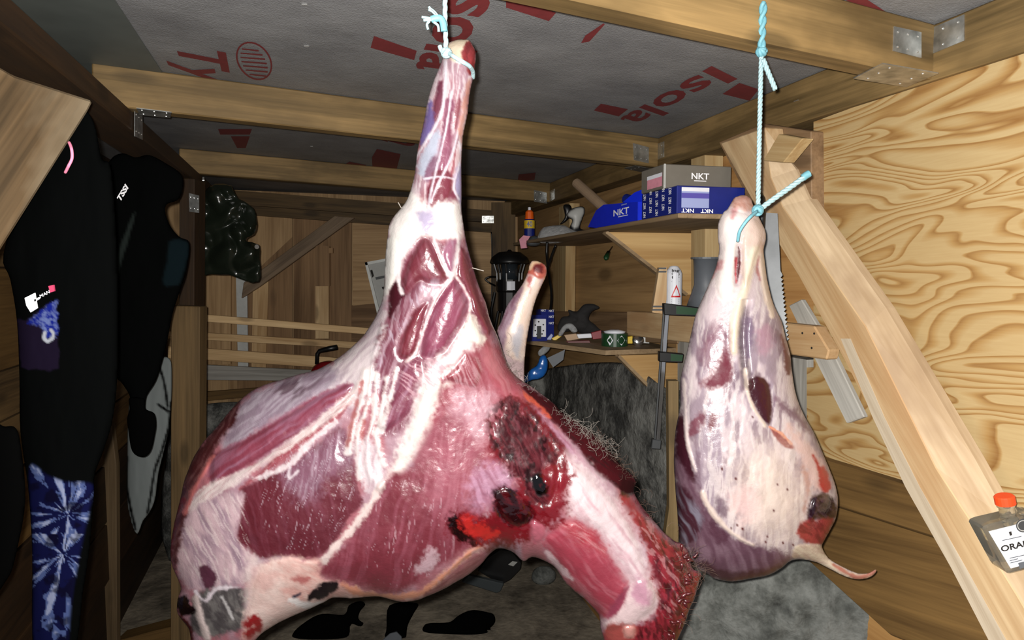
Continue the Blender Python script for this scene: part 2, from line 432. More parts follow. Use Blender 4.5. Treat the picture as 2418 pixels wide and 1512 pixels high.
# rock and floor
def rocky(name, c1, c2, k, sc):
    t = NT(name); v = t.coords(False)
    n1 = t.noise(v, 3.5 * sc, 5, .6, .3); n2 = t.noise(v, 40.0 * sc, 3, .6); n3 = t.noise(v, 8.0 * sc, 4, .6, .2)
    f = t.math('ADD', t.math('MULTIPLY', n1, .45), t.math('ADD', t.math('MULTIPLY', n2, .2), t.math('MULTIPLY', n3, .35)))
    cc = t.ramp(f, [(.33, rgb(np.array(c1) * .5, k)), (.45, rgb(c1, k)), (.57, rgb(c2, k)), (.75, rgb(np.minimum(255, np.array(c2) * 1.2), k))])
    t.set(Base_Color=cc, Roughness=.85, Specular_IOR_Level=.25)
    t.bump(n3, .5, .03); return t.m
M_rock = rocky('lichen_rock', (92, 94, 90), (126, 128, 124), .72, 2.0)
M_rock2 = rocky('dark_rock', (66, 66, 64), (124, 124, 120), 1.0, 1.8)
M_floor = rocky('bare_floor', (104, 96, 84), (140, 130, 114), 1.1, .9)

# ------------------------------------------------------------------ planes of the hut
HB = .369; HC = .467
PL_BOT = plane((0, 0, 1.6 + HB), (-.031, 0, -1))
PL_CEIL = plane((0, 0, 1.6 + HC), (-.031, 0, -1))
RWD = unit((-.2425, .970, 0)); RW = plane((.745, 1.25, 0), (-.970, -.2425, 0))     # inner face of the right-hand framing
JD = unit((.9135, .4068, 0)); JN = np.array([JD[1], -JD[0], 0.0])                  # joists; JN faces the camera
BD = unit((1, .1, 0)); BW = plane((-1.228, 4.28, 0), (.0995, -.995, 0))
LA = hit(33, 0, PL_BOT); LB = hit(476, 413, PL_BOT)
LD = unit((LB - LA) * np.array([1, 1, 0])); LW = plane(LA, (LD[1], -LD[0], 0))      # left framing, normal into the room
def zceil(p): return 1.6 + HC - .031 * p[0]
def zbot(p): return 1.6 + HB - .031 * p[0]
def x2(p, d, q, e):                                                # crossing of two lines in plan
    A = np.array([[d[0], -e[0]], [d[1], -e[1]]]); s = np.linalg.solve(A, [q[0] - p[0], q[1] - p[1]])
    return np.array([p[0] + d[0] * s[0], p[1] + d[1] * s[0], 0.0])

# floor and ceiling
MB().box((0.2, 2.6, -.05), (5.4, 5.6, .1)).build('floor', M_floor, kind='structure')
cp = [(-2.4, .12), (2.2, .12), (2.2, 5.2), (-2.4, 5.2)]
cv = [(x, y, 1.6 + HC - .031 * x) for x, y in cp]
ceil = build('ceiling', cv + [(x, y, z + .02) for x, y, z in cv], [(0, 3, 2, 1), (4, 5, 6, 7), (0, 1, 5, 4), (1, 2, 6, 5), (2, 3, 7, 6), (3, 0, 4, 7)], M_memb, kind='structure')
# overlap strips of the membrane
P = [hit(x, y, PL_CEIL, .004) for x, y in [(-60, -60), (230, -60), (395, 190), (140, 190)]]
MB().prism(P, PL_CEIL[1], .003).build('membrane_lap', M_lap, ceil)

# back wall
def bwp(u, z, off=0.0): return np.array([-1.228, 4.28, 0]) + BD * u + np.array([0, 0, z]) + BW[1] * off
MB().prism([bwp(-1.4, 0, -.03), bwp(1.9, 0, -.03), bwp(1.9, 2.2, -.03), bwp(-1.4, 2.2, -.03)], BW[1], .03).build('wall_back', M_back, kind='structure', frame=np.stack([np.array([0, 0, 1.0]), BW[1], np.cross([0, 0, 1.0], BW[1])], 1))
wb = bpy.data.objects['wall_back']
def bslab(name, poly, off, th, m, grain=None, **k): return slab(name, poly, BW, off, th, m, wb, grain, **k)
bslab('panel', [(470, 500), (540, 505), (540, 1000), (470, 1000)], .006, .012, M_back, [(500, 500), (500, 900)])
bslab('panel', [(543, 505), (690, 515), (690, 1000), (543, 1000)], .004, .012, M_back, [(600, 500), (600, 900)])
bslab('panel', [(693, 515), (830, 525), (830, 1000), (693, 1000)], .008, .012, M_backd, [(700, 500), (700, 900)])
bslab('panel', [(833, 525), (1160, 545), (1160, 690), (833, 722)], .010, .012, M_back, [(833, 620), (1100, 620)])
bslab('panel', [(772, 735), (900, 705), (1160, 695), (1160, 1000), (772, 1000)], .003, .012, M_backd, [(833, 800), (1100, 800)])
bslab('panel', [(560, 655), (605, 640), (690, 560), (690, 1000), (560, 1000)], .012, .006, M_backd, [(600, 500), (600, 900)])
bslab('stud', [(490, 640), (545, 640), (545, 860), (488, 860)], .03, .02, M_back, [(500, 640), (500, 860)])
bslab('white_strip', [(556, 610), (582, 610), (586, 870), (562, 870)], .045, .012, M_white, label='white painted strip of the back wall')
bslab('batten', [(598, 640), (634, 640), (628, 870), (594, 870)], .04, .015, M_slat)
bslab('stud', [(745, 578), (778, 582), (778, 676), (745, 676)], .05, .04, M_backd, [(760, 570), (760, 680)])
bslab('stud', [(745, 676), (776, 676), (776, 800), (745, 800)], .045, .04, M_slat, [(760, 676), (760, 800)])
bslab('block', [(776, 586), (786, 586), (786, 598), (776, 598)], .05, .03, M_backd)
# plates along the head of the back wall
slab('back_plate', [(430, 440), (1200, 500), (1200, 528), (430, 474)], BW, .09, .09, M_joist2, label='upper of the two dark timbers along the head of the back wall', cat='beam')
slab('back_plate', [(430, 474), (1200, 530), (1200, 552), (430, 496)], BW, .05, .05, M_joist2, label='lower of the two dark timbers along the head of the back wall', cat='beam')
slab('diagonal_brace', [(570, 705), (575, 668), (790, 510), (838, 514), (612, 678)], BW, .075, .04, M_grey if False else wood('grey_brown_brace', (92, 76, 60), (132, 112, 90), 1.2), label='grey-brown diagonal brace high on the back wall', cat='brace', bevel=.003)

# right wall: outer sheathing behind the framing
def rwp(s, z, off=0.0): return np.array([.745, 1.25, 0]) + RWD * s + np.array([0, 0, z]) + RW[1] * off
MB().prism([rwp(-.9, .0, -.10), rwp(3.6, .0, -.10), rwp(3.6, 2.1, -.10), rwp(-.9, 2.1, -.10)], RW[1], .02).build('wall_right', M_orange, kind='structure', frame=np.stack([RWD, np.array([0, 0, 1.0]), np.cross(RWD, [0, 0, 1.0])], 1))
wr = bpy.data.objects['wall_right']
slab('plywood_panel', [(1600, 330), (1925, 200), (1925, 860), (1600, 960)], RW, -.088, .012, wood('recess_panel', (150, 100, 52), (196, 150, 94), .9, sc=.6), wr, [(1600, 600), (1925, 560)])
slab('plywood_panel', [(1200, 520), (1597, 340), (1597, 1000), (1200, 1000)], RW, -.085, .012, wood('recess_panel_far', (128, 98, 62), (176, 140, 94), 1.0, sc=.6), wr, [(1200, 700), (1597, 700)])
# left wall
def lwp(s, z, off=0.0): return np.array([LA[0], LA[1], 0]) + LD * s + np.array([0, 0, z]) + LW[1] * off
MB().prism([lwp(-.8, 0, -.44), lwp(3.9, 0, -.44), lwp(3.9, 2.2, -.44), lwp(-.8, 2.2, -.44)], LW[1], .03).build('wall_left', M_brown, kind='structure', frame=np.stack([LD, LW[1], np.cross(LD, LW[1])], 1))
wl = bpy.data.objects['wall_left']
# boards of the left wall seen beside the garments
for i, (z0, z1, m) in enumerate([(1.62, 1.75, M_joist2), (1.33, 1.615, M_sill), (1.19, 1.325, M_joist2), (1.03, 1.185, M_joist2), (.8, 1.02, M_sill), (.55, .79, M_brown), (.3, .54, M_brown)]):
    P = [lwp(-.7, z0, -.42), lwp(3.6, z0, -.42), lwp(3.6, z1, -.42), lwp(-.7, z1, -.42)]
    MB().prism(P, LW[1], .02).build('board', m, wl, frame=np.stack([LD, np.cross(LW[1], LD), LW[1]], 1), bevel=.003)

# ------------------------------------------------------------------ roof timbers
def joist(px, py, m, label, extra=0.08):
    B = hit(px, py, PL_BOT)                                        # a point of the far bottom edge
    c = B + JN * .024
    l = x2(c, JD, LA, LD); r = x2(c, JD, rwp(0, 0), RWD)
    l = l - JD * extra; r = r - JD * .002
    for q in (l, r): q[2] = (zbot(q) + zceil(q)) / 2 - .001
    return timber('ceiling_joist', l, r, .048, HC - HB - .002, m, label=label, cat='beam', group='joists under the roof membrane'), B
j0, B0 = joist(1300, 26, M_joist, 'nearest ceiling joist, the one the white cords hang from')
j1, B1 = joist(1300, 374, M_joist, 'middle ceiling joist, just behind the top of the long hanging leg')
j2, B2 = joist(1300, 480, M_joist, 'farthest full-width ceiling joist, close to the back wall')
a = rwp(-.75, 0, -.049); b = rwp(3.35, 0, -.049)
for q in (a, b): q[2] = (zbot(q) + zceil(q)) / 2
timber('wall_plate', a, b, .098, HC - HB, M_joist, label='long timber plate over the plywood of the right wall', cat='beam')
a = lwp(-.6, 0, -.056); b = lwp(3.6, 0, -.056)
for q in (a, b): q[2] = zbot(q) - .026
timber('wall_plate', a, b, .11, .048, M_brown, label='dark brown plate running along the top of the left wall', cat='beam')

# plywood sheet, right foreground
slab('plywood_sheet', [(1921, 288), (2600, 38), (2600, 1330), (2170, 1160), (1905, 1078), (1905, 868), (1921, 868)], RW, -.012, .012, M_ply, grain=[(1921, 700), (2500, 700)], label='bright pine plywood sheet on the right wall with swirling grain', cat='panel')
slab('sill_timber', [(1880, 1066), (2170, 1156), (2650, 1345), (2650, 1500), (2200, 1268), (1880, 1166)], RW, .012, .05, M_sill, label='upper brown sill timber under the plywood sheet', cat='beam', bevel=.003)
slab('sill_timber', [(1880, 1169), (2200, 1271), (2650, 1503), (2650, 1720), (2100, 1500), (1880, 1300)], RW, .010, .05, M_sill, label='lower brown sill timber resting on the grey boulder', cat='beam', bevel=.003)
# big diagonal brace on the right
dbr = slab('diagonal_brace', [(1700, 338), (1806, 300), (1822, 420), (1849, 487), (2046, 771), (2212, 1105), (2297, 1235), (2400, 1400), (2520, 1600), (2400, 1640), (2334, 1512), (2245, 1340), (2138, 1151), (2060, 985), (1985, 800), (1886, 691), (1800, 520)][:14] + [(1992, 850), (1886, 655), (1790, 500)], RW, .068, .05, M_brace, grain=[(1800, 400), (2400, 1450)], label='thick pale diagonal brace crossing the plywood on the right', cat='brace', bevel=.003)
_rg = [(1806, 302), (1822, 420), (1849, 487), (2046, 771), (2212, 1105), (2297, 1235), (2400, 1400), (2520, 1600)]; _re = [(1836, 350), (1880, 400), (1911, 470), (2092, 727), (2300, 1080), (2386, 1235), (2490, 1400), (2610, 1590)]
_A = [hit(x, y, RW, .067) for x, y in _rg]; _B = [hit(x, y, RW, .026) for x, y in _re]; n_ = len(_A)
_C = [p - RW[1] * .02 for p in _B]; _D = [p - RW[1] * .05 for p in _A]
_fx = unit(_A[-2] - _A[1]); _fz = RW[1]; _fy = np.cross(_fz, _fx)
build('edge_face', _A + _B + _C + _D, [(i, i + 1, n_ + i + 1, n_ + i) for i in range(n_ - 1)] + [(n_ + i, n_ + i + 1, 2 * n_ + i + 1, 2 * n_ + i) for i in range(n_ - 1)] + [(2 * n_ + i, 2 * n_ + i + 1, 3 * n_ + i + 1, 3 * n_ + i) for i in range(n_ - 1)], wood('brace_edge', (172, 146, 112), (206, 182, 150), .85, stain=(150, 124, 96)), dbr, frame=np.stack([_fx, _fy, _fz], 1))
slab('lit_edge_strip', [(1985, 800), (2060, 985), (2138, 1151), (2245, 1340), (2334, 1512), (2400, 1640), (2430, 1630), (2376, 1512), (2280, 1340), (2172, 1151), (2088, 985), (2008, 800)], RW, .0685, .003, wood('lit_edge_wood', (170, 150, 124), (204, 188, 164), .85), dbr, grain=[(1985, 800), (2334, 1512)], label='paler strip painted as the lit underside of the brace')  # flat strip; its lighter colour stands in for light on the brace's underside face
slab('brace_block', [(1697, 336), (1800, 292), (1915, 310), (1917, 520), (1850, 430), (1780, 500)], RW, .02, .04, M_brace2, grain=[(1700, 340), (1850, 330)], label='dark brown block behind the upper end of the diagonal brace', cat='block', bevel=.002)
slab('pale_block', [(1801, 380), (1838, 316), (1896, 327), (1850, 384)], RW, .10, .028, M_pine, grain=[(1801, 380), (1850, 384)], label='pale sawn block end above the diagonal brace', cat='block', bevel=.002)
slab('grey_board', [(1862, 722), (1892, 707), (1960, 820), (2040, 985), (1998, 1000), (1925, 852)], RW, .004, .012, M_grey, label='thin silver-grey board slanting behind the diagonal brace', cat='board', bevel=.002)
cb = slab('crosspiece', [(1480, 735), (1700, 748), (1922, 770), (1957, 828), (1951, 850), (1866, 838), (1480, 792)], RW, .034, .03, M_brace, grain=[(1600, 770), (1920, 800)], label='short pine crosspiece ending at the diagonal brace', cat='board', bevel=.003)
for q in ((1895, 787), (1923, 788), (1917, 822)):
    c0 = hit(q[0], q[1], RW, .0345); MB().lathe([(.0026, 0), (.0026, .001)], c0, np.stack([RWD, np.cross(RW[1], RWD), RW[1]], 1), 8).build('nail_hole', M_hole, cb)
slab('wall_stud', [(1600, 800), (1905, 850), (1905, 1080), (1600, 1080)], RW, -.03, .05, M_grey, grain=[(1880, 850), (1880, 1050)], label='grey stud behind the smaller carcass', cat='post')
slab('wall_stud', [(1632, 350), (1664, 340), (1664, 1000), (1632, 1000)], RW, -.02, .06, M_pine, grain=[(1650, 400), (1650, 900)], label='pale stud under the end of the upper shelf', cat='post')
slab('wall_stud', [(1306, 560), (1336, 560), (1334, 740), (1306, 740)], RW, -.03, .05, M_pine, grain=[(1320, 400), (1320, 900)], label='pale stud under the middle of the upper shelf', cat='post')
slab('wall_stud', [(1320, 490), (1345, 480), (1345, 580), (1320, 580)], RW, -.03, .05, M_pine, grain=[(1330, 400), (1330, 900)], label='short pale stud above the upper shelf behind the sander', cat='post')
slab('corner_post', [(1160, 478), (1217, 478), (1217, 1000), (1160, 1000)], FR(4.25), 0, .08, M_joist2, grain=[(1190, 480), (1190, 900)], label='dark post in the far right corner of the hut', cat='post')
slab('wall_rail', [(1310, 735), (1600, 740), (1600, 812), (1310, 800)], RW, -.025, .05, M_brace2, grain=[(1310, 770), (1600, 775)], label='horizontal rail behind the lower shelf', cat='beam', bevel=.003)
# left post and brace
timber('wall_post', at(449, 1700, 2.52), at(455, 425, 2.52), .055, .09, M_brown, label='dark upper post under the left wall plate', cat='post', up=(0, 1, 0))
lp = timber('lower_post', at(443, 1900, 2.42), at(447, 722, 2.42), .102, .06, wood('post_pine', (84, 66, 40), (134, 108, 72), .6), label='lighter lower post standing left of the slatted rack', cat='post', up=(0, 1, 0))
slab('plank_brace', [(-80, 110), (35, 178), (222, 238), (210, 262), (5, 588), (-60, 690)], plane(lwp(0, 0), (LW[1] + np.array([.0, -.75, 0]))), -.02, .045, M_plank, grain=[(220, 240), (0, 590)], label='broad weathered plank at the upper left edge', cat='board', bevel=.004)
slab('stake', [(232, 1010), (262, 1000), (274, 1100), (276, 1540), (234, 1540)], FR(2.8), 0, .03, M_slat if False else wood('stake_wood', (92, 74, 50), (136, 112, 82), .6), grain=[(250, 1000), (250, 1400)], label='upright stake between the hanging wetsuits and the post', cat='post', bevel=.003)
slab('floor_beam', [(360, 1492), (450, 1470), (520, 1466), (520, 1530), (200, 1535)], FR(2.85), 0, .10, M_sill, grain=[(360, 1492), (480, 1465)], label='timber end at the floor below the larger carcass', cat='beam', bevel=.003)

# slatted rack before the back wall
rk = empty('slatted_rack', at(680, 940, 3.9), label='rack of horizontal pine slats before the back wall', cat='rack')
for P, off, m in (([(396, 740), (486, 743), (905, 778), (905, 793), (484, 760), (396, 757)], .40, M_slat),
               ([(396, 783), (480, 786), (905, 812), (905, 827), (480, 803), (396, 800)], .36, M_slat),
               ([(396, 818), (480, 823), (905, 853), (905, 878), (480, 850), (396, 846)], .33, M_slat),
               ([(396, 866), (480, 862), (760, 876), (760, 900), (480, 898), (396, 900)], .25, M_grey),
               ([(396, 928), (480, 926), (640, 914), (640, 934), (480, 948), (396, 950)], .30, M_sill)):
    slab('slat', P, BW, off, .022, m, rk, bevel=.002)

# ------------------------------------------------------------------ steel brackets with their nails
def bracket(label, wings, group='steel brackets on the roof timbers'):
    """wings: list of (polygon px, plane, offset)"""
    c = np.mean([hit(x, y, wings[0][1], wings[0][2]) for x, y in wings[0][0]], 0)
    r = empty('steel_bracket', c, label=label, cat='bracket', group=group)
    for P, pl, off in wings:
        wg = slab('wing', P, pl, off + .002, .002, M_steel, r)
        q = np.array(P, float); nb = MB(); ax0 = unit(np.cross(pl[1], [.3, .2, .9])); ax = np.stack([ax0, np.cross(pl[1], ax0), pl[1]], 1)
        for u in (.14, .5, .86):
            for vv in (.2, .8):
                p = (q[0] * (1 - u) + q[1] * u) * (1 - vv) + (q[3] * (1 - u) + q[2] * u) * vv
                nb.lathe([(.0022, 0), (.0018, .001), (.0004, .0016)], hit(p[0], p[1], pl, off + .002), ax, 7)
        nb.build('nail_heads', M_nail, wg, kind='stuff')
    return r
JF = [plane(B + JN * .048, JN) for B in (B0, B1, B2)]
bracket('ribbed steel angle bracket where the nearest joist meets the right wall plate',
        [([(2112, 62), (2176, 76), (2176, 137), (2110, 120)], JF[0], 0), ([(2176, 76), (2276, 34), (2276, 96), (2176, 137)], RW, 0)])
bracket('flat nail plate under the joist and wall plate near the plywood top', [([(2015, 186), (2084, 151), (2216, 174), (2140, 206)], PL_BOT, .001)])
bracket('steel angle bracket at the right end of the middle joist', [([(1495, 338), (1532, 348), (1532, 386), (1497, 378)], JF[1], 0), ([(1532, 348), (1567, 334), (1567, 371), (1532, 386)], RW, 0)])
bracket('steel angle bracket at the right end of the farthest joist', [([(1261, 449), (1291, 455), (1291, 481), (1261, 476)], JF[2], 0), ([(1291, 455), (1309, 446), (1309, 470), (1291, 481)], RW, 0)])
bracket('dark nail plate under the wall plate above the shelf', [([(1474, 398), (1500, 392), (1560, 404), (1540, 412)], PL_BOT, .001)])
bracket('steel angle bracket where the middle joist crosses the left plate', [([(322, 256), (405, 266), (402, 279), (330, 272)], plane(B1, (JN * .2 + np.array([0, 0, -1.0]))), .006), ([(319, 255), (337, 275), (337, 330), (319, 322)], LW, .002)])
bracket('shiny steel bracket on the dark upper post at left', [([(446, 456), (470, 462), (470, 503), (447, 500)], FR(2.47), 0), ([(478, 418), (482, 418), (482, 458), (478, 458)], FR(2.6), 0)])
bracket('small steel bracket beside the dark far corner post', [([(1138, 510), (1166, 510), (1166, 527), (1138, 527)], FR(4.2), 0)])

# ------------------------------------------------------------------ red print on the roof membrane (flat lettering)
def ctext(body, A, B, C, name='printed_lettering', off=.02):
    return lettering(name, body, hit(*A, PL_CEIL), hit(*B, PL_CEIL), hit(*C, PL_CEIL), PL_CEIL[1], M_red, ceil, off)
ctext('Isola', (1682, 155), (1464, 280), (1740, 184))
ctext('Isola', (1088, -62), (984, 160), (1232, -36), off=.025)
ctext('Tyvek', (412, 98), (480, 262), (530, 122))
ctext('Isola', (985, 262), (900, 330), (1090, 300))
for P in ([(1402, 261), (1419, 245), (1483, 258), (1461, 275)], [(1706, 222), (1746, 196), (1792, 211), (1770, 238)],
          [(883, 85), (984, 120), (978, 142), (875, 113)], [(1195, -12), (1313, 30), (1296, 50), (1195, 18)], [(130, 48), (215, 52), (245, 87), (165, 85)],
          [(1372, 102), (1382, 84), (1425, 55), (1428, 58), (1392, 98)], [(1985, -6), (2040, -6), (2092, 28), (2030, 16)],
          [(815, 388), (825, 382), (865, 390), (855, 400)], [(878, 372), (890, 352), (946, 364), (936, 402), (880, 400)], [(515, 305), (595, 305), (590, 318), (520, 318)], [(545, 322), (590, 322), (580, 350), (560, 350)], [(1225, 412), (1265, 408), (1262, 425), (1222, 428)]):
    decal('printed_mark', P, PL_CEIL, M_red, ceil)
# round stamp with ruled lines
def ell(cx, cy, rx, ry, a, n=28): return [(cx + rx * math.cos(q) * math.cos(a) - ry * math.sin(q) * math.sin(a), cy + rx * math.cos(q) * math.sin(a) + ry * math.sin(q) * math.cos(a)) for q in np.linspace(0, 2 * math.pi, n, endpoint=False)]
def ring(cx, cy, rx, ry, a, wd):
    o = ell(cx, cy, rx, ry, a); i = ell(cx, cy, rx - wd, ry - wd, a); n = len(o)
    V = [hit(x, y, PL_CEIL, .0015) for x, y in o + i]
    build('printed_ring', V, [(k, (k + 1) % n, n + (k + 1) % n, n + k) for k in range(n)], M_red, ceil)
ring(600, 144, 50, 38, .9, 4)
for k in range(7):
    y = 114 + k * 10; hw = 30 * math.sqrt(max(.1, 1 - ((y - 144) / 40.0) ** 2))
    decal('printed_line', [(600 - hw + (y - 144) * .3, y), (600 + hw + (y - 144) * .3, y + 4), (600 + hw + (y - 144) * .3, y + 8), (600 - hw + (y - 144) * .3, y + 3)], PL_CEIL, M_red, ceil)

for x, y in ((719, 11), (724, 109), (736, 346), (1508, 5)):
    MB().box(hit(x, y, PL_CEIL, .001), (.010, .0016, .002)).build('staple', M_nail, ceil)
MB().box(hit(1880, 238, RW, .001), (.002, .014, .0014), np.stack([RW[1], RWD, np.array([0, 0, 1.])], 1)).build('staple', M_nail, bpy.data.objects['wall_plate'])
# ------------------------------------------------------------------ rocks
def rel_rock(a, s, sd): return lambda x, y: a * (fbm(x / s, y / s, sd, 5) - .5) * 2 + a * .5 * np.abs(fbm(x / s * 2.3, y / s * 2.3, sd + 4, 3) - .5) * 2
inflate('boulder', [(1560, 1390), (1640, 1362), (1780, 1300), (1880, 1256), (1972, 1258), (2056, 1326), (2180, 1386), (2236, 1424), (2278, 1480), (2296, 1560), (2200, 1640), (1560, 1640)], lambda x, y: 1.55 + .0003 * (1980 - x), M_rock, step=7, thick=.5, cap=110, relief=rel_rock(16, 90, 3), label='grey lichen-covered boulder under the right wall', cat='rock')
inflate('rock_outcrop', [(1236, 900), (1290, 872), (1420, 856), (1500, 866), (1580, 920), (1700, 930), (1720, 1100), (1700, 1330), (1560, 1400), (1400, 1300), (1250, 1180), (1200, 1000)], lambda x, y: np.minimum(3.5, 1.0575 / (np.maximum(x - 1209, 1) / 1600 + .25) - .07), M_rock2, step=7, thick=.25, cap=30, relief=rel_rock(26, 90, 8), label='dark rough rock outcrop under the lower shelf', cat='rock')
inflate('rock_outcrop', [(410, 985), (480, 955), (620, 948), (800, 950), (1000, 960), (1000, 1300), (700, 1330), (400, 1330)], 3.7, M_rock2, step=9, thick=.3, cap=60, relief=rel_rock(18, 80, 12), label='dark rock face below the slatted rack on the left', cat='rock')
inflate('small_stone', [(1262, 1345), (1290, 1336), (1312, 1352), (1308, 1374), (1280, 1384), (1256, 1370)], 3.4, M_rock, step=4, thick=.7, relief=rel_rock(3, 20, 4), label='small grey stone on the floor behind the neck', cat='rock')
# ------------------------------------------------------------------ things on the shelves and along the walls
M_shelf = wood('shelf_board', (132, 108, 78), (176, 150, 116), .7)
M_gus = wood('gusset_ply', (186, 146, 92), (216, 180, 124), .75, sc=.7)
M_blue = plain('blue_card', (10, 40, 205), .45, k=.9, noise=.06)
M_navy = plain('navy_card', (18, 34, 120), .45, k=.8, noise=.1)
M_greyc = plain('grey_card', (120, 114, 104), .6, k=.7, noise=.06)
M_wprint = plain('white_print', (232, 232, 236), .5)
M_wlab = plain('white_label', (222, 224, 232), .5, k=.9, noise=.04)
M_lil = plain('pale_blue_label', (150, 160, 205), .5, k=.9)
M_pinklab = plain('pink_label', (226, 150, 168), .5, k=.8, noise=.1, nscale=60)
M_violet = plain('violet_label', (88, 80, 170), .5, k=.8)
M_tube = plain('cardboard', (190, 160, 130), .75, k=.85, noise=.06)
M_green = plain('dark_green_paint', (26, 62, 34), .35, k=.9)
M_orangep = plain('orange_plastic', (236, 98, 20), .4, k=.9)
M_yellow = plain('yellow_plastic', (232, 196, 50), .4, k=.8)
M_lgrey = plain('light_grey_plastic', (176, 176, 172), .45, k=.8, noise=.05)
M_dgrey = plain('dark_grey_plastic', (70, 72, 74), .5, k=.7)
M_funnel = plain('grey_funnel', (92, 96, 102), .5, k=.9, noise=.06)
M_clear = NT('clear_plastic_film'); M_clear.set(Base_Color=(.85, .87, .88, 1), Roughness=.12, Transmission_Weight=.75, IOR=1.25, Alpha=.7).bump(M_clear.noise(M_clear.coords(), 60, 3), .9, .01); M_clear = M_clear.m
M_cloth = plain('black_cloth', (24, 22, 22), .85, k=.9, noise=.2, bump=.5)
M_bluebag = plain('blue_plastic_bag', (30, 96, 176), .25, k=.8, noise=.15)
M_mirror = plain('polished_steel', (214, 214, 214), .18, .95)
AXS = np.stack([-RW[1] * -1.0, RWD, np.array([0, 0, 1.0])], 1)     # x into the room, y along the wall, z up
def wy(px, off):                                                   # depth at which the ray through px meets the plane off from the right framing
    return hit(px, 640, RW, off)[1]
def shelf(label, z, s0, s1, depth, th):
    r = empty('shelf', rwp((s0 + s1) / 2, z, -.088), label=label, cat='shelf')
    c = rwp((s0 + s1) / 2, z - th / 2, -.088 + depth / 2)
    MB().box(c, (depth, s1 - s0, th), AXS).build('board', M_shelf, r, frame=np.stack([RWD, np.array([0, 0, 1.0]), np.cross(RWD, [0, 0, 1.0])], 1), bevel=.002)
    return r
def sat(px, py, z):                                                # along-wall coordinate s and offset of the point where a ray meets height z
    v = ray(px, py); p = CAM + v * ((z - CAM[2]) / v[2]); d = p - np.array([.745, 1.25, p[2]])
    return np.dot(d, RWD), np.dot(d, RW[1])
ZU = 1.745                                                         # top of the upper shelf
s_n, o_n = sat(1602, 515, ZU - .012); s_f, o_f = sat(1232, 591, ZU - .012)
UD = o_n + .088
su = shelf('upper wall shelf holding blue boxes', ZU, s_n, s_n + 1.62, UD, .012)
ZL = 1.345
def zhit(px, py, z): v = ray(px, py); return CAM + v * ((z - CAM[2]) / v[2])
s_l, o_l = sat(1432, 826, ZL)
sl = empty('shelf', rwp(s_l + .4, ZL, -.088), label='lower wall shelf cluttered with small tools', cat='shelf')
_c = zhit(1572, 823, ZL); s_c = np.dot(_c - np.array([.745, 1.25, ZL]), RWD); _a = zhit(1236, 802, ZL)
MB().prism([_a, zhit(1430, 828, ZL), _c, rwp(s_c, ZL, -.088), rwp(s_c + 1.5, ZL, -.088), _a + RWD * .5], (0, 0, 1), .016).build('board', M_shelf, sl, frame=np.stack([RWD, np.array([0, 0, 1.0]), np.cross(RWD, [0, 0, 1.0])], 1))
def gusset(sh, s, z, wd, h, th=.018):
    P = [rwp(s, z, -.086 + wd), rwp(s, z, -.086), rwp(s, z - h, -.086), rwp(s, z - h, -.066)]
    n = -RWD; MB().prism(P, n, th).build('gusset', M_gus, sh, frame=np.stack([RW[1], np.array([0, 0, 1.0]), np.cross(RW[1], [0, 0, 1.0])], 1))
    a, b = P[0], P[3]; m = (a + b) / 2 + RWD * .005 ; d = unit(b - a); nn = np.cross(RWD, d)
    MB().box(m, (np.linalg.norm(b - a), .028, .010), np.stack([d, RWD, nn], 1)).build('gusset_edge', M_shelf, sh)
def s_at(px, py, off): return np.dot(hit(px, py, RW, off) - np.array([.745, 1.25, 0]), RWD)
gusset(su, s_at(1634, 600, -.086), ZU - .013, UD - .03, .20)
gusset(sl, s_at(1604, 900, -.086), ZL - .017, o_l + .06, .20)

def frame_box(s, o, z, d, yaw=0.0):
    """axes and centre of a box on a shelf: s along the wall, o into the room, z underside"""
    ca, sa = math.cos(yaw), math.sin(yaw)
    ax = np.stack([AXS[:, 0] * ca + AXS[:, 1] * sa, -AXS[:, 0] * sa + AXS[:, 1] * ca, AXS[:, 2]], 1)
    return rwp(s, z + d[2] / 2, o), ax
def boxthing(name, label, s, o, z, d, mat, cat='box', yaw=0.0, bevel=.002, **k):
    c, ax = frame_box(s, o, z, d, yaw)
    b = MB().box(c, d, ax).build(name, mat, None, frame=ax, bevel=bevel, origin=c, label=label, cat=cat, **k)
    return b, c, ax
def face_pt(c, ax, d, face, u, v, lift=.0012):
    """face 'end' faces the camera (-y), 'side' faces the room (+x); u right, v up in 0..1 as seen"""
    if face == 'end': return c - ax[:, 1] * (d[1] / 2 + lift) + ax[:, 0] * (.5 - u) * d[0] + ax[:, 2] * (v - .5) * d[2]
    return c + ax[:, 0] * (d[0] / 2 + lift) + ax[:, 1] * (.5 - u) * d[1] + ax[:, 2] * (v - .5) * d[2]
def patch(name, b, c, ax, d, face, u0, v0, u1, v1, mat, lift=.0012):
    P = [face_pt(c, ax, d, face, u, v, lift) for u, v in ((u0, v0), (u1, v0), (u1, v1), (u0, v1))]
    return build(name, P, [(0, 1, 2, 3)], mat, b)
def word(b, c, ax, d, face, body, u0, v0, u1, v1, flip=False, mat=None, lift=.002):
    n = -ax[:, 1] if face == 'end' else ax[:, 0]
    q = [(u0, v0), (u1, v0), (u0, v1)] if not flip else [(u1, v1), (u0, v1), (u1, v0)]
    A, B, C = [face_pt(c, ax, d, face, u, v, lift) for u, v in q]
    lettering('lettering', body, A, B, C, n, mat or M_wprint, b, .02, 0.0)
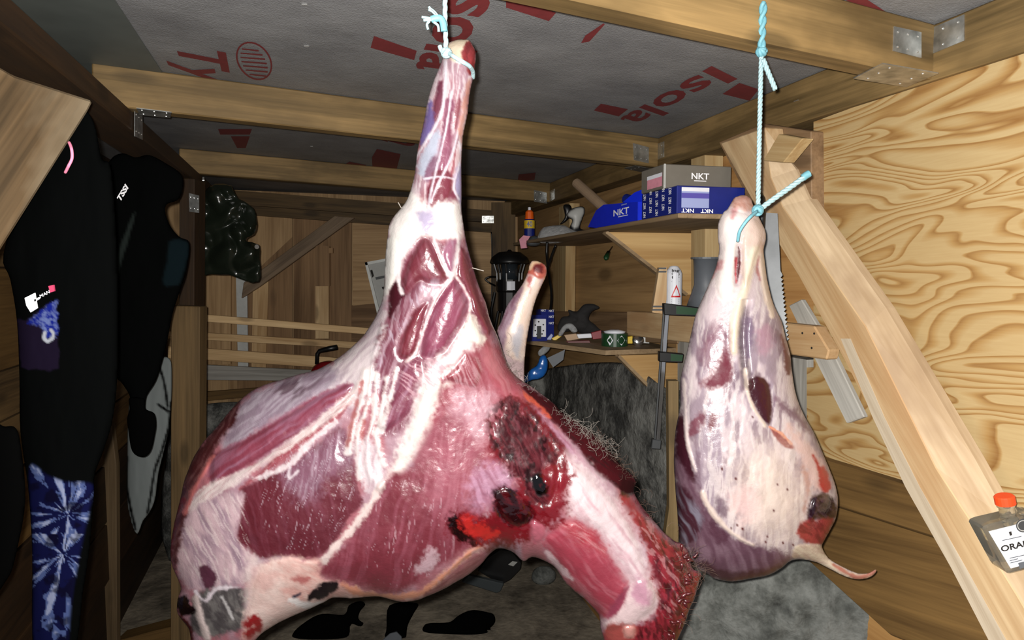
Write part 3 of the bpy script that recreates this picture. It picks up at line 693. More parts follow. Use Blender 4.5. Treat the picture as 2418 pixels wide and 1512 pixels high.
# patterned navy carton, near end of the shelf
d1 = (.185, .20, .068); sb = s_n + .02 + d1[1] / 2
b1, c1, ax1 = boxthing('carton', 'navy patterned carton with a pale label at the near end of the upper shelf', sb, UD - .088 - d1[0] / 2 - .006, ZU, d1, M_navy)
patch('label_sheet', b1, c1, ax1, d1, 'end', .06, .22, .46, .92, M_lil); patch('label_band', b1, c1, ax1, d1, 'end', .06, .56, .46, .74, M_violet, .0016); patch('label_head', b1, c1, ax1, d1, 'end', .06, .80, .46, .94, M_wlab, .0016)
word(b1, c1, ax1, d1, 'end', 'NKT', .06, .05, .24, .18, True); word(b1, c1, ax1, d1, 'end', 'NKT', .34, .05, .52, .18, True)
for i in range(5):
    for j in range(3):
        u = .10 + i * .18; v = .06 + j * .34 + (.15 if i % 2 else 0)
        n = ax1[:, 0]; A, B, C = [face_pt(c1, ax1, d1, 'side', uu, vv, .002) for uu, vv in ((u + .05, v), (u + .05, v + .24), (u - .02, v))]
        lettering('lettering', 'NKT', A, B, C, n, M_wprint, b1, .02, 0.0)
d2 = (.19, .13, .060)
b2, c2, ax2 = boxthing('carton', 'grey carton with white letters stacked on the navy patterned carton', sb + .03, UD - .088 - d2[0] / 2 - .002, ZU + d1[2] + .001, d2, M_greyc)
word(b2, c2, ax2, d2, 'end', 'NKT', .40, .42, .66, .66); patch('printed_line', b2, c2, ax2, d2, 'end', .44, .33, .62, .36, M_wprint)
patch('corner_tape', b2, c2, ax2, d2, 'end', 0.0, 0.0, .03, 1.0, M_lgrey)
patch('pink_label', b2, c2, ax2, d2, 'side', .30, .10, .96, .66, M_pinklab); patch('label_head', b2, c2, ax2, d2, 'side', .30, .50, .96, .66, M_wlab, .0017)
# crumpled navy packet in clear film before it
inflate('film_packet', [(1668, 455), (1684, 449), (1706, 455), (1728, 452), (1738, 462), (1736, 500), (1722, 508), (1700, 504), (1680, 510), (1668, 500), (1674, 478)], 1.86, painted('film_wrap', bump=.5, bscale=60), step=3, thick=.7, base=(30, 48, 128), k=.8, rough=.15,
        paint=lambda p: (p.put(np.arange(len(p.x)), ss(.60, .68, fbm(p.x / 9, p.y / 9, 5, 3)), (196, 204, 224)), p.poly([(1670, 472), (1680, 470), (1681, 484), (1671, 486)], (226, 60, 90), 2, 2)), relief=lambda x, y: 8 * (fbm(x / 9, y / 9, 4) - .5), label='film-wrapped navy packet with a red dot on the shelf end', cat='packet')
# cut-open royal blue bin
def bin_thing(label, s, o, z, d, body):
    c, ax = frame_box(s, o, z, d); t = .003
    r = empty('storage_bin', c, label=label, cat='bin')
    A = lambda x, y, zz: c + ax[:, 0] * x * d[0] / 2 + ax[:, 1] * y * d[1] / 2 + ax[:, 2] * (zz - .5) * d[2]
    for nm, sx in (('side_panel', 1), ('side_panel', -1)):
        P = [A(sx, -1, 0), A(sx, -1, .72), A(sx, .30, .95), A(sx, .62, .78), A(sx, 1, .12), A(sx, .55, 0)]
        w_ = MB().prism(P, ax[:, 0] * (1 if sx > 0 else -1), t).build(nm, M_blue, r)
        if sx > 0:
            n = ax[:, 0]; e = ax[:, 0] * .0015
            q = lambda u, v: A(1, 1 - 2 * u, v) + e
            lettering('lettering', body, q(.57, .36), q(.86, .36), q(.57, .60), n, M_wprint, w_, .02, 0.0)
            build('printed_line', [q(.66, .28), q(.84, .28), q(.84, .31), q(.66, .31)], [(0, 1, 2, 3)], M_wprint, w_)
            build('printed_mark', [q(.72, .72), q(.82, .72), q(.82, .76), q(.72, .76)], [(0, 1, 2, 3)], M_lil, w_)
    MB().prism([A(-1, -1, 0), A(1, -1, 0), A(1, -1, .72), A(-1, -1, .72)], -ax[:, 1], t).build('end_panel', M_blue, r)
    MB().prism([A(-1, -1, .02), A(1, -1, .02), A(1, .6, .02), A(-1, .6, .02)], ax[:, 2], t).build('base', M_blue, r)
s_b0 = s_at(1505, 536, UD - .095); s_b1 = s_at(1388, 545, UD - .095)
bin_thing('royal blue storage bin with white letters on the upper shelf', (s_b0 + s_b1) / 2, UD - .088 - .062, ZU, (.11, s_b1 - s_b0, .072), 'NKT')
# torn blue lid behind, and navy roll
slab('torn_lid', [(1470, 478), (1498, 455), (1520, 446), (1530, 440), (1545, 436), (1548, 470), (1530, 484), (1500, 482)], plane(rwp(s_n + .34, 1.8, .04), RW[1] + np.array([.0, -.6, 0])), 0, .006, M_blue, label='torn royal blue carton flap behind the patterned carton', cat='card')
_p = [at(1478, 470, 2.25), at(1530, 486, 2.16)]
MB().tube(_p, .017, 14).build('card_roll', M_navy, label='short navy roll lying beside the torn blue flap', cat='roll', smooth=False)
# cardboard tube leaning against the wall
MB().tube([at(1362, 433, 2.95), at(1448, 510, 2.62)], .021, 16).build('cardboard_tube', M_tube, label='cardboard tube leaning up behind the blue storage bin', cat='tube')
# sander
sd = inflate('power_sander', [(1338, 505), (1352, 492), (1376, 488), (1381, 500), (1374, 520), (1370, 540), (1392, 544), (1402, 550), (1346, 552), (1346, 534), (1352, 520), (1340, 514)], 2.9, painted('sander_plastic', bump=.05), step=3, thick=1.0, base=(26, 26, 28), k=.8, rough=.4,
        paint=lambda p: p.poly([(1340, 508), (1354, 494), (1374, 490), (1380, 502), (1372, 520), (1366, 536), (1350, 534), (1354, 518)], (190, 190, 186), 3, 3), label='pale grey and black power sander on the upper shelf', cat='power tool')
inflate('black_strap', [(1330, 486), (1346, 484), (1350, 500), (1340, 520), (1322, 530), (1334, 512)], 3.02, M_black, step=3, thick=.8, label='black strap bundle behind the power sander', cat='strap')
# clear film bag
inflate('film_bag', [(1270, 558), (1280, 540), (1298, 534), (1330, 532), (1346, 540), (1372, 552), (1366, 562), (1330, 572), (1300, 576), (1272, 572)], 2.85, M_clear, step=3, thick=.8, relief=lambda x, y: 9 * (fbm(x / 7, y / 7, 14) - .5), label='crumpled clear plastic bag on the upper shelf', cat='bag')
# spray can
sc_, so_ = sat(1222, 588, ZU)
cc = at(1222, 588, 3.42); cc[2] = ZU if abs(cc[2] - ZU) < .2 else cc[2]
cc = rwp(s_n + 1.50, ZU, UD - .135)
can = empty('spray_can', cc, label='small orange-capped spray can at the far end of the upper shelf', cat='can')
MB().lathe([(.0, 0), (.024, .001), (.024, .062), (.024, .095), (.020, .102)], cc, None, 16).build('can_body', M_navy, can, smooth=False)
MB().lathe([(.0245, .060), (.0245, .096)], cc, None, 16).build('yellow_band', M_yellow, can); MB().lathe([(.020, .102), (.018, .135), (.010, .142)], cc, None, 16).build('cap', M_orangep, can); MB().lathe([(.007, .142), (.007, .155), (.003, .157)], cc, None, 10).build('nozzle', M_wlab, can)
lettering('lettering', '40', cc + np.array([-.013, -.0246, .068]), cc + np.array([.013, -.0246, .068]), cc + np.array([-.013, -.0246, .090]), (0, -1, 0), M_navy, can, .02, .0012)
pk = slab('leaflet', [(1226, 566), (1236, 556), (1252, 558), (1242, 575), (1244, 586), (1230, 587)], plane(rwp(s_n + 1.36, 1.8, UD - .12), (-.3, -1, 0)), 0, .012, M_pinklab, label='pink and white packet leaning by the spray can', cat='packet')
inflate('cable_bundle', [(1244, 578), (1250, 562), (1262, 556), (1274, 562), (1276, 576), (1262, 582)], 2.95, M_dgrey, step=3, thick=.8, relief=lambda x, y: 5 * (fbm(x / 5, y / 5, 24) - .5), label='small grey bundle between the packet and the clear bag', cat='bundle')
# pen-shaped screwdriver stuck in the wall
pn = empty('screwdriver', hit(1436, 595, RW, -.07), label='short green-handled screwdriver stuck in the wall between the shelves', cat='screwdriver')
a, b, c_ = hit(1430, 612, RW, .0), hit(1437, 596, RW, -.03), hit(1446, 583, RW, -.084)
MB().tube([a, a + (b - a) * .2, b], [.006, .011, .008], 12).build('handle', M_green, pn, smooth=True); MB().tube([b, c_], .003, 8).build('shaft', M_black, pn)
# lantern-shaped insect trap hanging at the corner
lc = at(1203, 600, 3.25); px = 3.25 / FPX
ln = empty('lantern', lc - np.array([0, 0, 78 * px]), label='black lantern hanging in the far right corner', cat='lantern')
MB().lathe([(3 * px, 10 * px), (6 * px, 6 * px), (26 * px, 4 * px), (42 * px, -8 * px), (46 * px, -18 * px), (46 * px, -22 * px), (38 * px, -24 * px), (5 * px, -24 * px)], lc, None, 28).build('lid', M_black, ln, smooth=True)
MB().lathe([(20 * px, -24 * px), (20 * px, -60 * px)], lc, None, 20).build('lamp_glass', NT('dark_glass').set(Base_Color=(.02, .025, .03, 1), Roughness=.08).m, ln, smooth=True)
for k in range(6):
    q = 2 * math.pi * k / 6 + .3; dq = np.array([math.cos(q), math.sin(q), 0])
    MB().tube([lc + dq * 38 * px + np.array([0, 0, -22 * px]), lc + dq * 31 * px + np.array([0, 0, -45 * px]), lc + dq * 30 * px + np.array([0, 0, -64 * px])], 2.6 * px, 6).build('bar', M_black, ln)
MB().lathe([(31 * px, -60 * px), (31 * px, -86 * px), (28 * px, -90 * px), (28 * px, -132 * px), (24 * px, -138 * px)], lc, None, 24).build('body', M_black, ln, smooth=False)
P = [lc + np.array([math.sin(q) * 31.5 * px, -math.cos(q) * 31.5 * px, z * px]) for q in (-.18, .12, .42) for z in (-84, -64)]
build('label_sheet', P, [(0, 2, 3, 1), (2, 4, 5, 3)], M_wlab, ln)
for k, (pts) in enumerate([[(1176, 735), (1166, 790), (1158, 850)], [(1186, 735), (1178, 790), (1174, 860)], [(1168, 690), (1160, 730), (1162, 800)]]):
    MB().tube([at(x, y, 3.2) for x, y in pts], .006, 7).build('lead', M_black, ln)
def cord(label, pts, r, m=None, name='cable', cat='cable', **k): return MB().tube([at(*p) for p in [tuple(q) for q in np.column_stack([catmull([(a, b) for a, b, c in pts], 6, False), np.interp(np.linspace(0, 1, (len(pts) - 1) * 6 + 1), np.linspace(0, 1, len(pts)), [c for a, b, c in pts])])]], r, 7).build(name, m or M_black, label=label, cat=cat, smooth=True, **k)
cord('black cable looping off the upper shelf behind the foreleg', [(1292, 572, 2.75), (1291, 600, 2.75), (1295, 640, 2.8), (1302, 690, 2.85), (1300, 730, 2.9), (1290, 770, 2.95)], .0058)
cord('second black cable slanting from the clear bag to the first', [(1312, 580, 2.7), (1302, 606, 2.73), (1292, 640, 2.78)], .005)
cord('thin black lead curling left of the lantern', [(1172, 654, 3.25), (1156, 654, 3.2), (1146, 660, 3.2), (1156, 668, 3.2), (1168, 674, 3.25)], .004)
cord('thin dark cord down the left edge of the corner post', [(1160, 548, 4.1), (1162, 600, 4.1), (1161, 700, 4.1), (1160, 780, 4.1)], .004)

# lower shelf clutter
def on_lower(px, py): 
    v = ray(px, py); return CAM + v * ((ZL - CAM[2]) / v[2])
p_ = on_lower(1272, 806)
def PK(o): return plane(p_ + np.array([0, o, 0]), (.42, -1, .12))
pb = slab('socket_pack', [(1256, 744), (1292, 744), (1292, 806), (1256, 806)], PK(0), 0, .05, M_navy, label='blue retail pack holding white sockets on the lower shelf', cat='pack')
skt = slab('socket_plate', [(1260, 753), (1290, 753), (1290, 796), (1259, 796)], PK(-.006), 0, .012, M_wlab, pb, bevel=.002)
for q in ((1272, 760), (1264, 768), (1283, 767), (1264, 781), (1283, 781), (1268, 790), (1280, 789)): MB().lathe([(.0032, 0), (.0032, .001)], hit(q[0], q[1], PK(-.0065)), np.stack([np.array([1., 0, 0]), np.array([0, 0, 1.]), np.array([0, -1., 0])], 1), 8).build('socket_hole', M_hole, skt)
slab('plug_pin', [(1270, 770), (1278, 770), (1278, 800), (1270, 800)], PK(-.016), 0, .01, M_dgrey, pb)
slab('navy_pack', [(1276, 730), (1308, 733), (1308, 800), (1290, 800)], PK(.14), 0, .05, M_navy, label='second navy pack standing behind the socket pack', cat='pack')
for i, (x, y) in enumerate(((1277, 730), (1296, 731), (1296, 745), (1296, 760))):
    q = PK(.139); lettering('lettering', 'NKT', hit(x, y + 6, q), hit(x + 12, y + 6, q), hit(x, y + 1, q), unit((.42, -1, .12)), M_wprint, bpy.data.objects['navy_pack'], .02, .001)
inflate('black_cloth', [(1316, 776), (1326, 750), (1344, 746), (1342, 732), (1362, 736), (1378, 720), (1400, 718), (1416, 727), (1398, 736), (1390, 754), (1404, 766), (1420, 780), (1450, 788), (1436, 792), (1380, 790), (1360, 782), (1330, 784)], 2.62, M_cloth, step=3, thick=.8, relief=lambda x, y: 9 * (fbm(x / 12, y / 12, 31) - .5), label='crumpled black cloth on the lower shelf', cat='cloth')
inflate('film_wrap', [(1318, 790), (1332, 768), (1350, 764), (1364, 782), (1352, 786), (1340, 776), (1326, 794)], 2.55, M_clear, step=3, thick=.7, relief=lambda x, y: 6 * (fbm(x / 6, y / 6, 33) - .5), label='loop of clear film before the black cloth', cat='film')
tp = on_lower(1451, 816); tp = at(1451, 806, 2.40); pt_ = 2.40 / FPX
tp[2] = ZL
tr = empty('tape_roll', tp, label='roll of green and white tape on the lower shelf', cat='tape')
MB().lathe([(22 * pt_, 0), (31 * pt_, .0), (31 * pt_, 30 * pt_), (22 * pt_, 30 * pt_), (22 * pt_, 0)], tp, None, 28).build('tape', M_green, tr)
MB().lathe([(24 * pt_, 30 * pt_), (26 * pt_, 34 * pt_), (10 * pt_, 38 * pt_)], tp, None, 20).build('core_paper', M_wlab, tr, smooth=True)
for q0, q1 in ((-.75, -.25), (.05, .75)):
    P = [tp + np.array([math.sin(q) * 31.4 * pt_, -math.cos(q) * 31.4 * pt_, z]) for q, z in ((q0, 15 * pt_), ((q0 + q1) / 2, 3 * pt_), (q1, 15 * pt_), ((q0 + q1) / 2, 27 * pt_))]
    build('diamond_print', P, [(0, 1, 2, 3)], M_wlab, tr)
for nm, lab, P, m, Yq, cat in (('paper_slip', 'white paper slip beside the tape roll', [(1362, 790), (1396, 788), (1398, 798), (1366, 800)], M_wlab, 2.5, 'paper'),
        ('pink_box', 'small flat pinkish box among the shelf clutter', [(1332, 792), (1360, 788), (1372, 800), (1340, 806)], M_tube, 2.55, 'box'),
        ('drill_bit_case', 'dark red case of bits at the shelf edge', [(1336, 806), (1392, 804), (1396, 812), (1346, 814)], plain('dark_red_case', (88, 34, 34), .5), 2.5, 'case'),
        ('red_box', 'dark red packet left of the tape roll', [(1396, 786), (1420, 780), (1420, 800), (1400, 802)], plain('red_packet', (140, 40, 52), .5, k=.8), 2.5, 'packet'),
        ('yellow_tape', 'yellow tape end right of the green roll', [(1482, 796), (1494, 794), (1494, 812), (1482, 812)], M_yellow, 2.42, 'tape'),
        ('steel_plate', 'upright steel joining plate on the lower shelf', [(1514, 764), (1533, 764), (1534, 812), (1514, 811)], M_steel, 2.42, 'plate'),
        ('blue_wrapper', 'crumpled pale blue wrapper at the far end of the lower shelf', [(1288, 804), (1302, 788), (1306, 792), (1300, 806)], M_lil, 2.62, 'wrapper'),
        ('yellow_plug', 'yellow wall plug lying on the lower shelf', [(1302, 800), (1320, 790), (1327, 794), (1310, 806)], M_yellow, 2.6, 'plug')):
    slab(nm, P, FR(Yq), 0, .02, m, label=lab, cat=cat, bevel=.0015)
MB().lathe([(.0, 0), (.018, .002), (.021, .016), (.012, .022)], at(1505, 806, 2.42), np.stack([np.array([1., 0, 0]), np.array([0, .3, .95]), np.array([0, -.95, .3])], 1), 18).build('shiny_cap', M_mirror, label='small shiny metal cap beside the steel plate', cat='cap', smooth=True)
# foam canister with a warning sign
fc = at(1590, 722, 2.05); fx = 2.05 / FPX
fcn = empty('foam_canister', fc, label='white canister with a red warning triangle right of the striped block', cat='canister')
MB().lathe([(0, 0), (19 * fx, 0), (19 * fx, 76 * fx), (16 * fx, 84 * fx), (10 * fx, 92 * fx), (6 * fx, 94 * fx)], fc, None, 20).build('can_body', M_wlab, fcn, smooth=False)
def oncan(q, z, r=19.4): return fc + np.array([math.sin(q) * r * fx, -math.cos(q) * r * fx, z * fx])
to = [(-.55, 20), (.75, 20), (.10, 50)]; ti = [(-.34, 24), (.54, 24), (.10, 43)]
_V = []; _F = []
for i in range(3):
    for k in range(7):
        for Q in (to, ti): _V.append(oncan(Q[i][0] * (1 - k / 6) + Q[(i + 1) % 3][0] * k / 6, Q[i][1] * (1 - k / 6) + Q[(i + 1) % 3][1] * k / 6))
    _F += [(i * 14 + 2 * k, i * 14 + 2 * k + 2, i * 14 + 2 * k + 3, i * 14 + 2 * k + 1) for k in range(6)]
build('warning_triangle', _V, _F, plain('warning_red', (200, 40, 44), .5, k=.9), fcn)
for bd, z in (('ing', 80), ('foamings', 72), ('for', 64)):
    lettering('lettering', bd, oncan(-.5, z), oncan(.5, z), oncan(-.5, z + 6), (0, -1, 0), M_hole, fcn, .03, .001)
for z in (14, 10, 6, 56): build('printed_line', [oncan(-.5, z), oncan(.5, z), oncan(.5, z + 1), oncan(-.5, z + 1)], [(0, 1, 2, 3)], M_dgrey, fcn)
sbk = slab('striped_block', [(1557, 632), (1575, 631), (1574, 706), (1567, 742), (1540, 738)], FR(2.0), 0, .03, M_brace, grain=[(1566, 632), (1552, 740)], label='thin wooden block with dark end stripes left of the canister', cat='block')
for u0, u1, y in ((1556, 1574, 632), (1556, 1574, 640), (1542, 1566, 722), (1541, 1566, 730)):
    slab('stripe', [(u0, y), (u1, y), (u1 - 1, y + 4), (u0 - 1, y + 4)], FR(1.999), 0, .0015, M_dgrey, sbk)
# funnel
fg = at(1668, 612, 1.98); f_ = 1.98 / FPX
fu = empty('grey_funnel', fg - np.array([0, 0, 100 * f_]), label='grey plastic funnel with a rim behind the smaller carcass', cat='funnel')
MB().lathe([(36 * f_, 0), (36 * f_, 4 * f_), (31 * f_, 4 * f_), (30 * f_, 0)], fg, None, 24).build('rim', M_funnel, fu); MB().lathe([(30 * f_, 1 * f_), (27 * f_, -60 * f_), (33 * f_, -80 * f_), (44 * f_, -112 * f_)], fg, None, 24).build('body', M_funnel, fu, smooth=True)
# F-clamp
ck = empty('bar_clamp', at(1570, 1050, 1.9), label='green-jawed bar clamp hanging left of the smaller carcass', cat='clamp')
a, b = at(1575, 735, 1.90), at(1553, 1046, 1.90); d_ = unit(b - a); y_ = np.array([0, 1., 0]); x_ = np.cross(y_, d_)
axc = np.stack([d_, y_, x_], 1)
MB().box((a + b) / 2 - x_ * .0, (np.linalg.norm(b - a), .008, .010), axc).build('rail', M_mirror, ck); MB().box((a + b) / 2 + x_ * .009, (np.linalg.norm(b - a), .006, .004), axc).build('rail_edge', M_dgrey, ck)
jw = slab('fixed_jaw', [(1567, 716), (1600, 720), (1650, 726), (1646, 748), (1600, 746), (1568, 744)], FR(1.89), 0, .022, M_black, ck, bevel=.002); slab('jaw_pad', [(1597, 723), (1648, 729), (1645, 744), (1597, 742)], FR(1.889), 0, .002, M_green, jw)
jw = slab('sliding_jaw', [(1557, 831), (1615, 836), (1612, 857), (1557, 855)], FR(1.88), 0, .024, M_black, ck, bevel=.002); slab('jaw_pad', [(1584, 836), (1613, 839), (1611, 853), (1584, 853)], FR(1.879), 0, .002, M_green, jw)
slab('end_stop', [(1541, 1038), (1562, 1040), (1560, 1062), (1538, 1060)], FR(1.89), 0, .02, M_dgrey, ck, bevel=.002)
slab('pale_post', [(1578, 900), (1602, 900), (1602, 1330), (1562, 1330), (1580, 1200)], FR(1.80), 0, .03, M_slat if False else wood('pale_post_wood', (120, 98, 62), (160, 134, 92), .6), grain=[(1590, 900), (1590, 1300)], label='narrow pale post just left of the smaller carcass', cat='post')
# saw blade
M_saw = plain('saw_steel', (96, 98, 100), .5, .5, noise=.2, nscale=12)
P = [(1786, 500), (1803, 502), (1836, 504), (1839, 560), (1843, 640)]
for k in range(16): y = 650 + k * 10; x = 1843 + (y - 640) * .10; P += [(x + 4, y), (x - 1, y + 6)]
P += [(1862, 820), (1830, 820), (1812, 700), (1800, 580)]
sw = slab('hand_saw', P, plane(at(1830, 650, 1.42), (-.55, -1, .12)), 0, .0015, M_saw, label='steel hand saw hanging behind the smaller carcass', cat='saw')
MB().tube([at(1790, 452, 1.44), at(1796, 470, 1.43), at(1798, 505, 1.42), at(1800, 540, 1.42)], [.006, .009, .009, .006], 10).build('handle', M_black, sw, smooth=True)
# blue plastic bag, and things under the lower shelf
inflate('blue_bag', [(1238, 892), (1252, 874), (1268, 862), (1276, 842), (1288, 840), (1294, 858), (1290, 880), (1276, 894), (1256, 898), (1240, 904)], 2.6, M_bluebag, step=3, thick=.8, relief=lambda x, y: 5 * (fbm(x / 10, y / 10, 41) - .5), label='blue plastic glove-like bag hanging under the lower shelf', cat='bag')
slab('paper_card', [(1292, 846), (1334, 826), (1330, 850), (1306, 868)], FR(2.7), 0, .002, M_funnel, label='grey card under the far end of the lower shelf', cat='card')
inflate('film_scrap', [(1270, 832), (1284, 818), (1300, 818), (1292, 832), (1276, 842)], 2.62, M_clear, step=3, thick=.5, label='scrap of film above the blue bag', cat='film')

# white framed board behind the carcass
fb = empty('framed_board', at(900, 680, 3.6), label='white framed board leaning on the back wall left of the long leg', cat='board')
slab('sheet', [(862, 620), (920, 610), (960, 730), (893, 742)], FR(3.6), 0, .02, M_lgrey, fb)
for P in ([(861, 620), (867, 619), (898, 742), (891, 744)], [(861, 620), (920, 609), (921, 615), (863, 627)]): slab('frame_bar', P, FR(3.585), 0, .03, M_white, fb)
slab('slot', [(874, 639), (879, 637), (883, 652), (879, 656)], FR(3.599), 0, .002, M_hole, fb); slab('slot', [(886, 655), (912, 650), (912, 656), (888, 661)], FR(3.599), 0, .002, M_dgrey, fb); slab('slot', [(901, 678), (907, 677), (908, 684), (904, 684)], FR(3.599), 0, .002, M_hole, fb)
# red canister with a black handle
rc = inflate('red_canister', [(732, 884), (740, 866), (756, 856), (780, 852), (800, 860), (808, 880), (800, 900), (736, 900)], 3.4, plain('red_plastic', (120, 14, 22), .35, k=.9), step=4, thick=.9, label='dark red canister behind the carcass before the rack', cat='canister')
MB().tube([at(x, y, 3.38) for x, y in ((748, 860), (749, 836), (754, 829), (775, 824), (796, 820))], [.010, .010, .010, .013, .013], 8).build('handle', M_black, rc, smooth=True)

# ------------------------------------------------------------------ tarpaulin bundle hanging from the far joist
M_tarp = painted('tarpaulin', bump=.12, bscale=26, dist=.006, spec=.6)
def crease(x, y): return 34 * np.abs(fbm((x + y * .5) / 80, y / 50, 51, 2) - .5) * 2 + 13 * np.abs(fbm((x - y * .7) / 44, (y + x) / 70, 55, 1) - .5) * 2 - 12
inflate('tarpaulin', [(474, 472), (486, 448), (510, 436), (548, 440), (562, 470), (590, 482), (604, 505), (608, 530), (600, 552), (580, 572), (612, 576), (614, 610), (617, 640), (612, 666), (575, 662), (540, 652), (500, 646), (474, 648), (468, 610), (460, 570), (456, 540), (470, 520)], 2.75, M_tarp, step=3, thick=.32, curve=2, edgejit=3.0, base=(30, 36, 28), k=.75, rough=.22, relief=crease,
        label='glossy dark green tarpaulin bundle hanging by the left post', cat='tarpaulin')
MB().lathe([(.004, 0), (.009, 0), (.009, .003), (.004, .003)], at(607, 583, 2.70), np.stack([np.array([1., 0, 0]), np.array([0, 0, 1.]), np.array([0, -1., 0])], 1), 12).build('eyelet', M_nail, bpy.data.objects['tarpaulin'])

# ------------------------------------------------------------------ hanging wetsuits
M_neo = painted('neoprene', bump=.12, bscale=300, spec=0, dist=.001)
def tiedye(p):
    i = np.arange(len(p.x)); x, y = p.x, p.y
    leg = ss(-6, 6, (lambda d, n: np.where(n, d, -d))(*pdist(x, y, catmull([(70, 1104), (110, 1122), (150, 1138), (222, 1146), (212, 1200), (192, 1290), (176, 1370), (166, 1440), (150, 1560), (84, 1560), (78, 1376), (74, 1240)], 4))))
    r1 = np.hypot(x - 160, (y - 1215)); a1 = np.arctan2(y - 1215, x - 160)
    r2 = np.hypot(x - 150, (y - 1310)); a2 = np.arctan2(y - 1310, x - 150)
    st = fbm(a1 * 5 + 20, r1 / 60 + 3, 61, 4); st2 = fbm(a2 * 6 + 20, r2 / 55, 67, 4); s = np.where(y < 1260, st, st2)
    c = np.where((s > .50)[:, None], s2l((74, 88, 134)), s2l((18, 20, 58)))
    p.c = p.c * (1 - leg[:, None]) + c * leg[:, None]
    wt = ss(.58, .66, s) * leg; p.put(i, wt, (142, 150, 180)); p.put(i, leg * ss(.55, .7, fbm(x / 30, y / 24, 71, 3)) * .8, (14, 12, 30))
    p.poly([(36, 752), (60, 758), (90, 735), (132, 712), (135, 790), (138, 870), (90, 872), (50, 868), (44, 800)], (28, 21, 38), 3, 5, curve=2)
    p.poly([(66, 762), (92, 736), (132, 712), (134, 790), (112, 800), (94, 770)], (24, 36, 132), 4, 14, c2=(130, 146, 190), ang=50, lw=5, ll=9, th=.55, curve=2)
    p.line([(106, 786), (104, 798), (112, 806), (122, 800)], 4, (176, 180, 190), 2, 3); p.line([(120, 780), (126, 788), (124, 800)], 3.5, (176, 180, 190), 2, 3)
sA = inflate('wetsuit', [(60, 440), (130, 330), (190, 262), (222, 290), (240, 375), (262, 400), (276, 600), (278, 850), (268, 980), (246, 1060), (224, 1120), (222, 1170), (212, 1290), (196, 1400), (172, 1540), (84, 1560), (76, 1300), (66, 1150), (48, 1020), (46, 900), (40, 760), (24, 660), (8, 600)], 1.12, M_neo, step=3, thick=.45, cap=60, base=(9, 10, 10), k=.6, rough=.75, paint=tiedye, relief=lambda x, y: 9 * (fbm(x / 60, y / 160, 81) - .5), label='black wetsuit with blue tie-dye leg hanging at far left', cat='wetsuit')
slab('reflective_badge', [(58, 704), (82, 692), (88, 728), (72, 738), (62, 722)], FR(1.06), 0, .002, plain('reflective_white', (240, 240, 240), .3), sA); slab('badge_stem', [(80, 708), (92, 702), (93, 706), (82, 713)], FR(1.06), 0, .002, M_wprint, sA)
lettering('lettering', 'MAN', at(95, 704, 1.058), at(118, 692, 1.058), at(93, 697, 1.058), (0, -1, 0), M_wprint, sA, .02, .0)
slab('pink_tag', [(114, 676), (126, 673), (128, 688), (118, 691)], FR(1.06), 0, .003, plain('pink_tag', (190, 62, 96), .5), sA)
def panelB(p):
    p.poly([(310, 515), (318, 512), (292, 600), (262, 690), (240, 720), (236, 702), (270, 620)], (40, 46, 44), 3, 3)
    p.poly([(402, 570), (446, 575), (436, 640), (420, 672), (386, 670), (394, 620)], (18, 28, 32), 4, 4)
sB = inflate('wetsuit', [(250, 420), (262, 376), (290, 362), (320, 372), (352, 366), (392, 386), (428, 412), (431, 445), (420, 472), (390, 487), (400, 530), (424, 560), (447, 574), (440, 640), (424, 690), (408, 740), (396, 800), (384, 850), (368, 900), (346, 936), (340, 968), (312, 972), (306, 935), (288, 905), (272, 880), (262, 760), (252, 600)], 1.70, M_neo, step=5, thick=.45, cap=46, base=(9, 10, 10), k=.6, rough=.75, paint=panelB, relief=lambda x, y: 8 * (fbm(x / 50, y / 120, 83) - .5), label='second black wetsuit with white shoulder letters hanging by the left post', cat='wetsuit')
lettering('lettering', 'TSSI', at(283, 478, 1.625), at(303, 444, 1.625), at(276, 468, 1.625), (0, -1, 0), M_wprint, sB, .04, .0)
inflate('glove', [(306, 940), (340, 942), (344, 966), (364, 976), (369, 1000), (366, 1026), (356, 1066), (337, 1080), (312, 1066), (303, 1016), (300, 990), (306, 966)], 1.68, M_neo, step=4, thick=.6, base=(8, 8, 8), k=.6, rough=.7, label='black neoprene glove hanging under the second wetsuit', cat='glove')
def drysuit(p):
    for L in ([(376, 868), (388, 905), (396, 960)], [(405, 950), (400, 1000), (384, 1060), (366, 1110), (356, 1170), (348, 1212)], [(300, 1080), (298, 1140), (308, 1200), (320, 1250)], [(374, 956), (398, 972)]): p.line(L, 3.2, (12, 12, 12), 2, 2)
inflate('pale_suit', [(378, 846), (402, 850), (406, 900), (404, 960), (400, 1010), (386, 1070), (374, 1120), (366, 1180), (352, 1212), (338, 1230), (324, 1262), (312, 1240), (300, 1180), (300, 1080), (302, 1000), (308, 930), (330, 900), (360, 880)], 2.0, M_neo, step=4, thick=.4, cap=26, base=(118, 124, 124), k=.6, rough=.7, paint=drysuit, relief=lambda x, y: 7 * (fbm(x / 18, y / 90, 85) - .5), label='pale grey suit leg with black seams behind the black glove', cat='suit')
inflate('black_sleeve', [(-40, 1020), (10, 1008), (38, 1012), (50, 1060), (60, 1180), (40, 1300), (16, 1370), (-40, 1400)], 1.08, M_neo, step=5, thick=.5, base=(8, 8, 8), k=.6, rough=.8, label='black sleeve hanging at the lower left edge', cat='sleeve')
cord('pink cord loop hanging beside the plank', [(163, 336, 1.06), (169, 352, 1.05), (170, 374, 1.05), (162, 392, 1.05), (154, 408, 1.06)], .0022, plain('pink_cord', (226, 130, 160), .6), 'cord_loop', 'cord')

